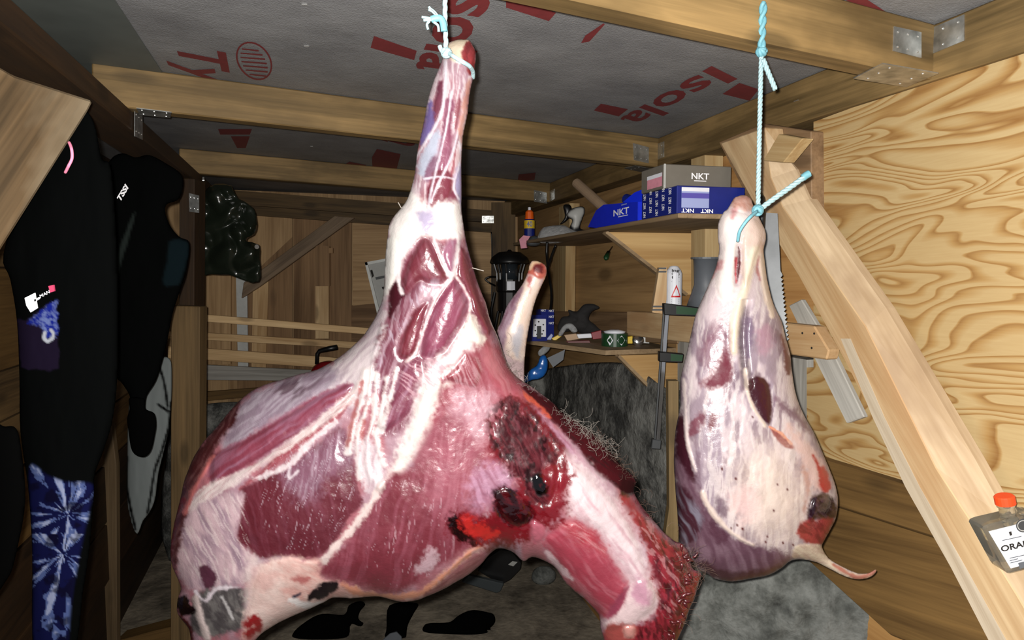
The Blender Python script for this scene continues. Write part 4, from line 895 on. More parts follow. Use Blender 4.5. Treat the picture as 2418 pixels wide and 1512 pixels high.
# ------------------------------------------------------------------ gear on the floor
def gear(name, label, cat, P, Y, **k): return inflate(name, P, Y, M_neo, step=4, thick=.6, base=(9, 9, 9), k=.6, rough=.7, label=label, cat=cat, **k)
gear('glove', 'black glove lying on the floor under the carcass', 'glove', [(996, 1498), (1000, 1480), (1014, 1472), (1060, 1470), (1080, 1456), (1098, 1446), (1120, 1441), (1150, 1446), (1166, 1452), (1169, 1470), (1154, 1486), (1140, 1488), (1160, 1490), (1210, 1496), (1240, 1494), (1290, 1512), (1290, 1530), (996, 1530)], 2.95)
gear('boot', 'black boot leg standing on the floor behind the carcass', 'boot', [(920, 1430), (985, 1425), (976, 1450), (962, 1480), (952, 1535), (900, 1535), (912, 1490)], 2.9)
gear('boot', 'black boot with a strap left of the boot leg', 'boot', [(690, 1500), (720, 1470), (760, 1450), (812, 1452), (824, 1430), (850, 1420), (862, 1428), (850, 1444), (846, 1462), (858, 1472), (850, 1480), (828, 1474), (824, 1500), (800, 1520), (700, 1535)], 2.9)
slab('grey_flap', [(904, 1512), (920, 1498), (936, 1494), (948, 1506), (950, 1535), (904, 1535)], FR(2.78), 0, .01, M_funnel, label='grey patch of gear at the bottom edge', cat='flap', bevel=.002)
cs = empty('black_case', at(1165, 1370, 3.25), label='black tool case on the floor below the wound', cat='case')
slab('case_body', [(1128, 1350), (1150, 1318), (1180, 1298), (1208, 1300), (1232, 1330), (1230, 1345), (1206, 1370), (1184, 1382)], FR(3.25), 0, .16, M_black, cs, bevel=.004); slab('case_lid', [(1090, 1376), (1106, 1360), (1190, 1380), (1182, 1398), (1172, 1402)], FR(3.2), 0, .03, plain('slate_plastic', (58, 64, 66), .5, k=.9), cs, bevel=.004)
slab('latch', [(1200, 1334), (1210, 1326), (1222, 1328), (1212, 1338)], FR(3.24), 0, .004, M_lgrey, cs)

# ------------------------------------------------------------------ bottle wedged beside the brace
M_bglass = NT('bottle_glass'); M_bglass.set(Base_Color=(.62, .62, .56, 1), Roughness=.03, Transmission_Weight=.92, IOR=1.35); M_bglass = M_bglass.m
bt = empty('bottle', at(2395, 1350, .98), label='flat glass bottle with a white label and orange cap at lower right', cat='bottle')
bx = unit(at(2460, 1212, .98) - at(2320, 1245, .98)); bn = unit(np.cross(bx, np.array([.08, 0, -1.0]))); bn = bn if bn[1] < 0 else -bn; bz = unit(np.cross(bx, bn)); bz = bz if bz[2] > 0 else -bz
bp = plane(at(2390, 1290, .97), bn)
slab('glass_body', [(2320, 1247), (2334, 1240), (2446, 1214), (2462, 1218), (2498, 1322), (2490, 1330), (2384, 1358), (2376, 1350)], bp, 0, .035, M_bglass, bt, bevel=.003)
lb = slab('paper_label', [(2335, 1256), (2455, 1226), (2484, 1316), (2387, 1343)], bp, .0012, .001, M_wlab, bt)
lettering('lettering', 'ORANGE', hit(2365, 1304, bp, .003), hit(2466, 1280, bp, .003), hit(2362, 1291, bp, .003), bn, M_hole, lb, .03, 0)
for A, B in (((2367, 1276), (2412, 1266)), ((2384, 1318), (2420, 1310)), ((2384, 1324), (2404, 1319)), ((2386, 1329), (2414, 1322))):
    decal('printed_line', [A, B, (B[0], B[1] + 2), (A[0], A[1] + 2)], bp, M_funnel, lb, .0028)
decal('printed_mark', [(2382, 1257), (2388, 1255), (2390, 1264), (2385, 1266)], bp, M_hole, lb, .0028)
decal('printed_block', [(2404, 1330), (2484, 1310), (2487, 1320), (2408, 1344)], bp, M_funnel, lb, .0029)
sl_ = build('seal', [hit(x, y, bp, .0034) for x, y in ell(2416, 1242, 17, 16, 0, 20)], [tuple(range(20))], M_dgrey, bt); build('seal_ring', [hit(x, y, bp, .0040) for x, y in ell(2416, 1242, 14, 13, 0, 20) + ell(2416, 1242, 12, 11, 0, 20)], [(k, (k + 1) % 20, 20 + (k + 1) % 20, 20 + k) for k in range(20)], M_lgrey, sl_)
nb0 = at(2384, 1238, .985); q_ = .98 / FPX; axb = np.stack([bx, -bn, bz], 1)
MB().lathe([(20 * q_, 0), (17 * q_, 14 * q_), (17 * q_, 44 * q_), (20 * q_, 46 * q_), (20 * q_, 54 * q_)], nb0, axb, 20).build('neck', M_bglass, bt, smooth=True)
MB().lathe([(22 * q_, 52 * q_), (22 * q_, 70 * q_), (19 * q_, 73 * q_)], nb0, axb, 20).build('cap', plain('orange_cap', (226, 70, 28), .45, k=.9), bt)
# ------------------------------------------------------------------ the two hanging carcasses
M_meat = painted('raw_meat', bump=.30, bscale=70, dist=.0022, spec=.75, coat=.0)
RED = (148, 58, 74); DRED = (118, 44, 60); PINK = (206, 128, 138); LIL = (196, 172, 188); FAS = (236, 222, 226); FAT = (240, 206, 192); CRM = (240, 220, 192); BLOOD = (150, 10, 26); DARKB = (58, 12, 22); GRYM = (104, 98, 98)
def T(x0, y0, s): return lambda *P: [(x0 + x / s, y0 + y / s) for x, y in P]
A_ = T(850, 50, 2.52); B_ = T(800, 550, 3.024); C_ = T(380, 850, 2.284); D_ = T(950, 850, 2.284); E_ = T(1500, 400, 2.749); G_ = T(1500, 850, 2.52)
outline = [(1048, 128), (1052, 112), (1066, 98), (1088, 93), (1108, 95), (1118, 110), (1124, 126), (1122, 153), (1118, 185), (1110, 217), (1104, 268), (1094, 320), (1090, 387), (1090, 447), (1090, 498), (1098, 554), (1112, 612), (1131, 676), (1146, 715), (1160, 762), (1177, 798), (1190, 841), (1206, 874), (1230, 898), (1265, 920), (1309, 955), (1331, 977), (1366, 999), (1405, 1029), (1432, 1056), (1462, 1095), (1488, 1117), (1501, 1139), (1497, 1161), (1515, 1196), (1537, 1222), (1563, 1253), (1594, 1279), (1609, 1283), (1629, 1308), (1633, 1342), (1656, 1354), (1650, 1378), (1640, 1415), (1628, 1441), (1614, 1480), (1600, 1512), (1590, 1548), (1500, 1560), (1440, 1540), (1421, 1493), (1416, 1468), (1412, 1450), (1388, 1423), (1357, 1397), (1331, 1371), (1313, 1344), (1291, 1327), (1256, 1316), (1236, 1326), (1213, 1305), (1191, 1297), (1172, 1297), (1152, 1314), (1134, 1336), (1094, 1366), (1037, 1397), (994, 1415), (972, 1420), (940, 1421), (905, 1411), (875, 1409), (827, 1413), (787, 1411), (765, 1423), (730, 1439), (686, 1458), (643, 1480), (616, 1498), (596, 1520), (560, 1550), (470, 1556), (452, 1520), (446, 1485), (428, 1463), (417, 1441), (422, 1406), (428, 1390), (415, 1358), (406, 1332), (402, 1297), (413, 1231), (424, 1183), (437, 1130), (459, 1078), (481, 1043), (511, 1010), (546, 968), (570, 942), (608, 916), (660, 898), (708, 884), (752, 872), (791, 850), (826, 824), (853, 798), (876, 768), (893, 735), (902, 709), (906, 680), (909, 623), (914, 567), (917, 543), (926, 518), (944, 494), (957, 478), (969, 451), (979, 407), (985, 360), (995, 312), (1003, 272), (1013, 225), (1025, 189), (1040, 153)]
def streaks(p, ang, lw, ll, th, a, c, region=None, seed=5, soft=.08):
    i = np.arange(len(p.x)) if region is None else p.near(region, 10)
    m = p.fiber(i, ang, lw, ll, seed, th, soft) * a
    if region is not None:
        d, ins = pdist(p.x[i], p.y[i], catmull(region, 3)); m = m * ss(-4, 14, np.where(ins, d, -d))
    p.put(i, m, c)
def meat_left(p):
    x, y = p.x, p.y; al = np.arange(len(x))
    # body base: pink fascia with lilac sheen
    p.put(al, ss(.4, .65, fbm(x / 55, y / 80, 2, 3)) * .6, LIL)
    # --- shank
    streaks(p, 97, 5, 90, .52, .65, FAS, A_((400, 120), (700, 120), (690, 900), (620, 1260), (200, 1260), (330, 800)), 21)
    p.poly(A_((470, 370), (500, 372), (492, 530), (440, 600), (428, 560), (450, 440)), (150, 72, 98), 4, 8, bump=3, bw=14, ang=97)
    p.poly(A_((505, 465), (562, 480), (545, 640), (544, 800), (500, 900), (455, 870), (480, 700), (500, 540)), (176, 92, 124), 4, 10, bump=4, bw=16, c2=(200, 140, 165), ang=97, lw=4, ll=60, th=.6)
    p.poly(A_((580, 470), (602, 480), (575, 640), (555, 605)), (178, 96, 112), 3, 6, bump=2, bw=8)
    p.poly(A_((415, 470), (432, 500), (434, 640), (360, 750), (372, 640), (392, 560)), (140, 118, 186), 5, 10)
    p.poly(A_((420, 690), (470, 650), (470, 760), (420, 900), (390, 930), (340, 900), (380, 760)), (196, 200, 220), 8, 16)
    p.poly(A_((440, 800), (466, 830), (446, 930), (390, 950), (392, 900)), (160, 112, 140), 5, 10)
    p.poly(A_((455, 890), (540, 900), (550, 1000), (510, 1070), (430, 1120), (400, 1040), (420, 950)), (160, 62, 84), 5, 10, bump=4, bw=14)
    p.poly(A_((545, 1010), (575, 1050), (572, 1100), (530, 1125), (515, 1080)), (160, 72, 98), 4, 8)
    p.poly(A_((560, 920), (605, 850), (606, 1120), (580, 1050)), (176, 164, 206), 5, 10)
    for L, w_ in ((A_((510, 240), (495, 500), (440, 640), (340, 800), (330, 860)), 3.2), (A_((545, 420), (520, 600), (480, 780), (430, 980), (405, 1120)), 2.4), (A_((620, 520), (580, 680), (540, 820), (470, 960), (420, 1080)), 2.6), (A_((590, 720), (600, 820), (560, 980), (590, 1060)), 2.2), (A_((380, 940), (480, 925), (560, 940)), 1.8)):
        p.line(L, w_, (238, 226, 238), 2, 3, .9, bump=1.6)
    p.poly(A_((655, 340), (650, 450), (615, 640), (606, 720), (585, 640), (620, 440)), (226, 150, 130), 6, 10, .8)
    # end of the foot
    p.poly(A_((520, 150), (560, 110), (640, 105), (640, 180), (610, 250), (540, 230)), CRM, 5, 6, bump=3, bw=10)
    p.poly(A_((600, 180), (650, 120), (690, 190), (690, 290), (655, 330), (625, 260)), (186, 56, 60), 4, 8, c2=(120, 20, 30), ang=95, lw=4, ll=20)
    # knee: bright fascia
    p.poly(A_((300, 1010), (400, 1100), (480, 1080), (600, 1090), (610, 1260), (590, 1330), (520, 1300), (440, 1300), (360, 1300), (280, 1400), (230, 1512), (150, 1512), (150, 1400), (190, 1180)), (246, 236, 232), 10, 14, bump=4, bw=30)
    p.poly(A_((345, 1140), (430, 1130), (440, 1200), (390, 1260)), (190, 176, 206), 10, 14)
    p.poly(B_((330, 60), (420, 40), (440, 200), (380, 420), (320, 480)), (246, 240, 234), 8, 10, bump=4, bw=24)
    # --- forearm and upper arm muscles
    p.poly(B_((560, 60), (640, 30), (720, 70), (860, 40), (920, 120), (980, 320), (1060, 560), (1120, 720), (1060, 780), (980, 640), (860, 760), (780, 900), (640, 1000), (560, 1250), (480, 1400), (380, 1440), (280, 1420), (300, 1200), (240, 1100), (230, 900), (290, 640), (340, 480), (430, 330), (470, 180)), (152, 74, 96), 10, 16, c2=(206, 168, 182), ang=105, lw=7, ll=60, th=.56, fs=.8)
    p.poly(B_((600, 35), (660, 60), (700, 130), (740, 230), (775, 290), (745, 365), (640, 365), (580, 345), (500, 420), (440, 430), (450, 340), (480, 220), (540, 110)), RED, 6, 12, bump=11, bw=40, c2=(172, 96, 116), ang=70, lw=6, ll=50, th=.62, groove=3)
    p.poly(B_((780, 70), (850, 50), (852, 160), (822, 285), (795, 290), (740, 170)), (182, 108, 138), 6, 10, bump=5, bw=20, ang=95, c2=LIL, th=.55)
    p.poly(B_((868, 90), (920, 150), (960, 280), (1000, 420), (1050, 560), (1105, 680), (1060, 740), (1010, 660), (950, 560), (930, 480), (890, 390), (832, 310), (842, 180)), RED, 5, 10, bump=8, bw=26, c2=(178, 92, 112), ang=72, lw=4, ll=70, th=.6, groove=3)
    p.poly(B_((300, 640), (342, 720), (290, 800), (250, 900), (250, 1020), (212, 1150), (222, 960), (262, 760)), (140, 48, 64), 5, 8, bump=5, bw=14)
    p.poly(B_((372, 390), (440, 340), (462, 440), (420, 520), (366, 625), (355, 560)), (100, 26, 46), 4, 8, groove=3)
    p.poly(B_((480, 900), (575, 890), (600, 960), (615, 1040), (565, 1200), (510, 1290), (400, 1385), (330, 1420), (268, 1390), (300, 1300), (385, 1130), (420, 1000)), (158, 72, 98), 7, 14, bump=9, bw=40, c2=(196, 148, 172), ang=115, lw=8, ll=60, th=.6, groove=2)
    p.poly(B_((640, 490), (610, 600), (585, 700), (562, 830), (500, 905), (420, 870), (440, 760), (485, 650), (540, 550)), (152, 54, 70), 6, 10, bump=7, bw=30, c2=(186, 110, 130), ang=110, lw=5, ll=50, th=.62, groove=3)
    p.poly(B_((822, 322), (882, 400), (930, 490), (918, 580), (860, 700), (800, 800), (750, 865), (620, 900), (580, 850), (604, 720), (645, 600), (700, 480), (765, 380)), (168, 76, 106), 6, 12, bump=13, bw=50, c2=(204, 146, 170), ang=115, lw=7, ll=60, th=.64, groove=4)
    streaks(p, 70, 7, 44, .62, .6, (214, 196, 214), B_((430, 520), (640, 320), (740, 370), (600, 500), (470, 700), (340, 900), (260, 1300), (220, 1150), (290, 850), (360, 640)), 31)
    p.poly(B_((610, 420), (700, 360), (740, 400), (660, 480), (590, 500)), (214, 176, 188), 14, 24, .6)
    p.line(B_((830, 300), (740, 400), (650, 560), (590, 740), (550, 860), (480, 920)), 3, (240, 214, 214), 4, 8, bump=3)
    p.line(B_((790, 290), (840, 320), (890, 390), (935, 480), (935, 560)), 2.5, (236, 212, 212), 3, 6, bump=2)
    p.line(B_((680, 60), (740, 200), (785, 300), (815, 300), (845, 160), (856, 20)), 4, (240, 224, 226), 4, 6, bump=3)
    p.line(B_((430, 190), (425, 330), (450, 430)), 4, (236, 220, 222), 3, 5)
    p.poly(B_((960, 760), (1060, 740), (1160, 860), (1260, 1020), (1420, 1220), (1300, 1330), (1180, 1500), (1120, 1800), (1000, 2100), (700, 2100), (560, 1900), (600, 1400), (700, 1000), (860, 860)), (182, 82, 98), 14, 24, c2=(206, 128, 142), ang=75, lw=8, ll=90, th=.55)
    p.poly([(902, 706), (908, 760), (886, 850), (872, 930), (836, 965), (770, 950), (690, 935), (640, 930), (740, 885), (820, 826), (868, 770)], (228, 216, 218), 12, 26, .9, c2=(176, 146, 164), ang=-48, lw=7, ll=60, th=.58)
    # scapula ridge: broad white
    p.poly(B_((935, 575), (985, 640), (1040, 760), (1000, 810), (950, 790), (870, 800), (850, 760), (890, 660)), (248, 232, 220), 8, 14, bump=6, bw=20)
    p.line(B_((900, 800), (800, 890), (700, 960), (650, 1060), (630, 1180), (590, 1300), (540, 1420), (480, 1560)) , [24, 20, 16, 22, 20, 22, 22, 18], (246, 228, 228), 16, 24, bump=7)
    p.line(C_((1600, 60), (1500, 130), (1430, 240), (1400, 380), (1330, 500), (1270, 590), (1180, 690)), [18, 18, 20, 24, 22, 14, 9], (244, 228, 222), 14, 22, bump=5)
    # infraspinatus and the pink side of the shoulder
    p.poly(B_((1040, 830), (1160, 880), (1235, 1000), (1340, 1160), (1260, 1180), (1190, 1200), (1130, 1100), (1050, 990)), (196, 92, 108), 8, 14, c2=(214, 136, 146), ang=65, lw=6, ll=90, th=.6)
    p.poly(B_((900, 850), (960, 870), (1010, 905), (1030, 980), (985, 1110), (880, 1095), (760, 1060), (745, 1150), (780, 1290), (720, 1200), (735, 1050), (830, 950)), (176, 70, 86), 7, 12, bump=7, bw=30, c2=(226, 182, 190), ang=62, lw=3.5, ll=60, th=.55)
    p.poly(B_((860, 1120), (980, 1120), (1090, 1180), (1100, 1300), (1040, 1480), (900, 1500), (800, 1400), (800, 1250)), (226, 186, 198), 26, 40, .8, c2=(186, 106, 126), ang=70, lw=6, ll=70, th=.58)
    streaks(p, 35, 3.5, 50, .55, .7, (220, 170, 182), B_((480, 900), (760, 900), (720, 1100), (480, 1200), (420, 1060)), 41)
    # --- body
    p.poly(C_((330, 490), (430, 222), (640, 112), (760, 82), (900, 40), (960, 100), (860, 190), (620, 320), (450, 440)), (164, 140, 158), 12, 20, c2=(200, 186, 198), ang=-38, lw=5, ll=40, th=.55)
    streaks(p, -40, 12, 60, .56, .6, (90, 44, 62), C_((560, 150), (760, 80), (900, 40), (820, 170), (640, 250)), 45)
    p.poly(C_((275, 520), (430, 440), (600, 340), (750, 252), (870, 180), (1020, 125), (1035, 165), (960, 250), (820, 355), (650, 470), (480, 570), (350, 645), (272, 682)), (170, 72, 96), 6, 12, bump=8, bw=36, c2=(192, 140, 170), ang=-36, lw=9, ll=120, th=.56, groove=3)
    p.poly(C_((640, 500), (760, 420), (900, 320), (1010, 190), (1040, 200), (950, 330), (820, 430), (700, 520), (560, 610), (440, 700), (430, 690), (540, 600)), (186, 72, 88), 5, 10, bump=4, bw=12, c2=(210, 130, 140), ang=-38, lw=4, ll=100)
    p.poly(C_((430, 700), (560, 635), (690, 580), (760, 520), (850, 445), (960, 365), (1005, 420), (1042, 540), (1065, 700), (1085, 770), (1020, 850), (960, 960), (880, 1050), (780, 1072), (640, 1060), (540, 1075), (480, 1032), (408, 968), (428, 850), (420, 760)), (136, 46, 62), 6, 12, bump=11, bw=130, c2=(158, 78, 98), ang=75, lw=8, ll=70, th=.62)
    p.poly(C_((640, 620), (820, 470), (980, 380), (1040, 560), (900, 640), (780, 760)), (176, 128, 156), 26, 34, .6, c2=(220, 204, 218), ang=100, lw=4, ll=44, th=.62)
    streaks(p, 110, 2.2, 34, .74, .45, (228, 206, 220), C_((540, 600), (980, 380), (1060, 700), (900, 1000), (600, 1000)), 51, .05)
    p.line(C_((160, 800), (270, 705), (400, 640), (520, 575), (640, 490), (800, 380), (960, 255), (1060, 150), (1100, 60)), [14, 18, 13, 8, 8, 10, 12, 8, 8], (238, 216, 214), 5, 10, bump=4, fib=(-38, .4))
    p.line(C_((500, 640), (650, 590), (720, 540), (800, 450), (940, 330)), [4, 7, 9, 8, 5], (236, 216, 220), 4, 12, bump=2)
    p.line(C_((700, 560), (690, 640), (740, 600)), 3, (232, 214, 222), 3, 6)
    # tendons fanning from the armpit
    for L in (C_((1100, 60), (1090, 200), (1040, 340), (1010, 500)), C_((1130, 50), (1110, 250), (1060, 420), (1075, 640)), C_((1160, 80), (1150, 300), (1110, 450), (1120, 600), (1180, 690)), C_((1220, 100), (1190, 280), (1160, 420), (1200, 560)), C_((1270, 60), (1230, 220), (1180, 380))):
        p.line(L, [7, 5, 5, 7, 9], (240, 226, 224), 5, 12, .9, bump=3)
    for L in (C_((1085, 120), (1040, 300), (1005, 460)), C_((1100, 330), (1085, 420), (1100, 560))): p.line(L, 4, (196, 84, 84), 4, 10, .8)
    p.poly(C_((1060, 480), (1130, 420), (1180, 520), (1190, 640), (1150, 720), (1090, 680)), (238, 226, 230), 10, 22, .8, c2=(186, 130, 150), ang=95, lw=5, ll=60)
    # great pectoral, lower right
    p.poly(C_((1255, 612), (1330, 600), (1440, 420), (1520, 300), (1640, 380), (1760, 620), (1720, 900), (1640, 1020), (1500, 1110), (1400, 1190), (1280, 1265), (1200, 1265), (1100, 1225), (980, 1195), (858, 1162), (862, 1140), (1005, 975), (1130, 780), (1200, 665)), (156, 58, 74), 12, 18, bump=9, bw=170, c2=(184, 96, 116), ang=105, lw=10, ll=120, th=.6)
    p.poly(C_((1430, 420), (1600, 300), (1700, 480), (1700, 760), (1560, 900), (1440, 760), (1400, 560)), (190, 96, 116), 40, 40, .75, c2=(206, 130, 146), ang=100, lw=8, ll=120)
    streaks(p, 100, 2.4, 40, .75, .45, (226, 190, 202), C_((1200, 650), (1600, 640), (1560, 1100), (1260, 1240), (1100, 1160)), 57, .05)
    p.poly(C_((1380, 1120), (1440, 1010), (1490, 1040), (1470, 1120), (1400, 1160)), (226, 196, 206), 8, 24, .7)
    p.line(C_((1190, 680), (1120, 790), (1030, 910), (940, 1010), (880, 1080)), [9, 7, 9, 8, 9], (238, 212, 208), 5, 14, bump=3)
    # ribs and fat at lower left
    p.poly(C_((170, 810), (430, 715), (422, 850), (406, 965), (480, 1042), (560, 1085), (490, 1120), (470, 1200), (320, 1232), (180, 1245), (90, 1140), (90, 960)), (222, 186, 194), 8, 14, c2=(152, 118, 146), ang=66, lw=15, ll=60, th=.52, fs=.6)
    streaks(p, 62, 4, 44, .60, .6, (238, 214, 214), C_((150, 820), (430, 720), (470, 1100), (300, 1220), (100, 1100)), 61)
    p.poly(C_((215, 1110), (270, 1120), (300, 1190), (250, 1240), (210, 1170)), (118, 60, 84), 4, 8)
    p.poly(C_((190, 1262), (300, 1235), (440, 1222), (462, 1330), (440, 1440), (345, 1480), (205, 1490), (150, 1400)), (104, 96, 98), 8, 16, rough=.25, c2=(160, 154, 150), ang=60, lw=9, ll=22, th=.58)
    p.line(C_((185, 1250), (240, 1300), (300, 1238), (430, 1225)), 4, (232, 216, 224), 4, 10); p.line(C_((330, 1280), (390, 1400)), 3, (206, 200, 200), 3, 6)
    p.line(C_((190, 1290), (215, 1400), (250, 1500)), 8, (226, 204, 200), 5, 8, bump=4)
    p.poly(C_((480, 1300), (500, 1200), (560, 1095), (700, 1062), (780, 1080), (858, 1085), (858, 1160), (980, 1205), (1200, 1275), (1400, 1252), (1640, 1040), (1780, 1000), (1600, 1110), (1400, 1310), (1100, 1330), (940, 1300), (700, 1400), (460, 1510), (450, 1400)), (236, 178, 168), 8, 16, bump=4, bw=24, c2=(246, 214, 204), ang=20, lw=9, ll=30, th=.52)
    p.poly(C_((510, 1180), (600, 1130), (640, 1160), (560, 1260)), (214, 96, 86), 10, 20, .7); p.poly(C_((700, 1180), (800, 1170), (790, 1200), (730, 1200)), (206, 90, 92), 6, 14, .7)
    p.poly(C_((480, 1060), (560, 1100), (640, 1080), (700, 1300), (880, 1330), (700, 1400), (500, 1470), (440, 1280)), (244, 222, 214), 16, 30, .55)
    p.line(C_((980, 1215), (1100, 1265), (1240, 1285), (1400, 1260), (1520, 1170), (1640, 1060), (1720, 1010)), [7, 8, 9, 9, 6, 5, 4], (238, 156, 124), 5, 12, bump=3)
    p.poly(C_((1250, 1300), (1400, 1280), (1560, 1160), (1700, 1060), (1720, 1090), (1560, 1220), (1400, 1330), (1240, 1330)), (164, 84, 92), 6, 12, c2=(206, 140, 140), ang=-30, lw=6, ll=30)
    p.poly(C_((868, 1205), (900, 1192), (950, 1198), (962, 1236), (920, 1262), (860, 1292), (786, 1300), (800, 1262)), (44, 20, 32), 4, 10, rough=.5); p.poly(C_((706, 1275), (750, 1255), (752, 1268), (716, 1290)), (78, 66, 92), 3, 6)
    p.line(C_((700, 1300), (800, 1330), (890, 1322)), 8, (244, 234, 232), 5, 10); p.line(C_((470, 1430), (500, 1400), (520, 1440), (470, 1480)), 10, (190, 20, 30), 6, 14)
    # dark outer rim on the left
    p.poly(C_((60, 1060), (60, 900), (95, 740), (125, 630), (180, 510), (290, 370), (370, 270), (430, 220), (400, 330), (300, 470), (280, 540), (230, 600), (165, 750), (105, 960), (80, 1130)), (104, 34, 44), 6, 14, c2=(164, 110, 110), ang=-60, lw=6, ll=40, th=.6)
    p.line(C_((130, 820), (180, 700), (240, 590), (285, 520)), [6, 5, 4, 3], (224, 120, 118), 4, 8, bump=3)
    p.line(C_((40, 1050), (60, 900), (90, 780), (120, 760)), 7, (150, 20, 32), 5, 12)
    p.poly(C_((85, 1300), (130, 1270), (160, 1310), (190, 1350), (160, 1380), (100, 1380)), (34, 12, 22), 4, 10, rough=.2, bump=8, bw=16); p.line(C_((100, 1390), (140, 1440), (160, 1500)), 8, (120, 14, 26), 5, 10)
    # --- neck
    p.poly(D_((650, 140), (820, 235), (1000, 370), (1120, 480), (1230, 600), (1262, 670), (1220, 730), (1120, 660), (1040, 600), (950, 480), (830, 350), (720, 250)), (112, 24, 36), 5, 10, c2=(74, 40, 42), ang=40, lw=4, ll=24, th=.56, rough=.8)
    p.poly(D_((650, 165), (720, 225), (800, 305), (770, 310), (690, 245)), (232, 96, 70), 3, 6)
    p.poly(D_((660, 230), (720, 260), (800, 340), (900, 450), (990, 570), (940, 560), (860, 460), (770, 360), (690, 290)), (206, 150, 176), 6, 10, c2=(172, 84, 110), ang=48, lw=6, ll=60)
    p.poly(D_((600, 210), (700, 250), (800, 370), (880, 470), (920, 560), (900, 640), (850, 640), (800, 560), (740, 420), (650, 290)), (150, 20, 36), 8, 16, c2=(110, 10, 24), ang=50, lw=6, ll=40)
    p.poly(D_((880, 520), (940, 540), (1060, 650), (1170, 770), (1240, 880), (1290, 990), (1340, 1150), (1390, 1260), (1365, 1350), (1290, 1390), (1245, 1250), (1145, 1080), (1050, 930), (960, 880), (900, 830), (880, 700)), (246, 222, 226), 24, 26, bump=8, bw=60, c2=(222, 160, 176), ang=52, lw=9, ll=60, th=.62)
    p.poly(D_((760, 960), (830, 900), (900, 860), (980, 880), (1060, 960), (1110, 1050), (1180, 1160), (1230, 1230), (1180, 1330), (1085, 1390), (1000, 1310), (930, 1240), (860, 1160), (790, 1060)), (200, 70, 92), 10, 20, bump=8, bw=60, c2=(222, 128, 144), ang=48, lw=9, ll=70, th=.58)
    p.poly(D_((830, 880), (960, 880), (1060, 960), (1090, 1040), (1000, 1010), (900, 950)), (206, 60, 76), 12, 24, .8, c2=(236, 176, 182), ang=30, lw=4, ll=30, th=.6)
    p.line(D_((780, 1040), (850, 1120), (920, 1190)), [6, 8, 4], (240, 206, 212), 4, 8, .9)
    p.poly(D_((1070, 1410), (1110, 1400), (1170, 1330), (1235, 1200), (1330, 1180), (1378, 1260), (1365, 1350), (1300, 1400), (1230, 1440), (1120, 1470)), (246, 214, 216), 8, 14, bump=7, bw=34)
    p.poly(D_((1120, 1340), (1190, 1250), (1220, 1230), (1180, 1340), (1110, 1400)), (190, 76, 106), 6, 12)
    p.poly(D_((1260, 1180), (1310, 1200), (1340, 1300), (1290, 1330), (1240, 1280)), (222, 150, 180), 10, 16, .8)
    # cut end of the neck
    p.poly(D_((1230, 720), (1290, 800), (1400, 920), (1500, 980), (1560, 1040), (1570, 1130), (1640, 1160), (1590, 1270), (1540, 1400), (1500, 1530), (1150, 1560), (1080, 1480), (1250, 1440), (1350, 1400), (1390, 1290), (1350, 1140), (1310, 1000), (1260, 880), (1180, 740)), (198, 46, 66), 8, 22, rough=.26, c2=(110, 22, 34), ang=65, lw=9, ll=34, th=.5)
    streaks(p, 55, 6, 26, .64, .6, (226, 160, 164), D_((1240, 800), (1500, 980), (1560, 1200), (1440, 1420), (1330, 1200)), 71, .05)
    streaks(p, 80, 8, 20, .62, .6, (60, 14, 18), D_((1300, 900), (1560, 1040), (1600, 1260), (1500, 1500), (1250, 1500), (1400, 1280)), 73, .05)
    p.poly(D_((1180, 640), (1230, 640), (1262, 680), (1240, 730), (1180, 720)), (84, 22, 28), 5, 12)
    p.poly(D_((1090, 1450), (1150, 1420), (1260, 1440), (1240, 1520), (1120, 1530)), (206, 90, 84), 8, 16); p.poly(D_((1190, 1440), (1250, 1440), (1250, 1500), (1200, 1500)), (236, 160, 150), 5, 8, bump=6, bw=12)
    # --- wounds
    p.poly(D_((550, 205), (640, 245), (720, 300), (800, 400), (870, 520), (900, 640), (880, 760), (860, 880), (760, 900), (700, 960), (560, 1010), (420, 1010), (300, 960), (230, 880), (300, 810), (440, 830), (480, 760), (520, 690), (600, 690), (580, 600), (480, 520), (480, 400), (470, 330), (540, 290)), (158, 14, 34), 14, 44, rough=.2)
    p.poly(D_((440, 560), (560, 600), (600, 690), (520, 720), (460, 800), (380, 800), (370, 640)), (214, 160, 190), 20, 34, .85, c2=(160, 60, 90), ang=60, lw=8, ll=40)
    p.poly(D_((560, 225), (620, 245), (680, 300), (750, 390), (810, 470), (838, 570), (830, 680), (800, 760), (750, 780), (690, 730), (640, 650), (590, 590), (535, 500), (490, 390), (495, 330), (545, 300)), (92, 22, 36), 12, 44, rough=.58, c2=(134, 48, 60), ang=62, lw=4, ll=30, th=.52, fs=.9, groove=3)
    i = p.near(D_((400, 150), (900, 850)), 5); w_ = ss(1.0, .75, np.hypot((x[i] - 1245) / 88 + (y[i] - 1065) / 88 * -.42, (y[i] - 1065) / 135)); p.h[i] += w_ * 7 * (fbm(x[i] / 16, y[i] / 22, 88, 4) - .8); p.put(i, w_ * ss(.52, .64, fbm(x[i] / 16, y[i] / 24, 89, 3)) * .75, (40, 8, 18)); p.put(i, w_ * ss(.60, .70, fbm(x[i] / 8, y[i] / 22, 90, 3)) * .35, (168, 96, 110)); p.r[i] = p.r[i] + w_ * .02
    p.poly(D_((700, 640), (740, 610), (790, 640), (800, 690), (770, 730), (720, 720)), (12, 5, 8), 5, 8, rough=.07, bump=5, bw=24)
    p.poly(D_((760, 600), (850, 560), (880, 640), (850, 760), (800, 800), (790, 720)), (176, 14, 38), 10, 24, .8, rough=.2)
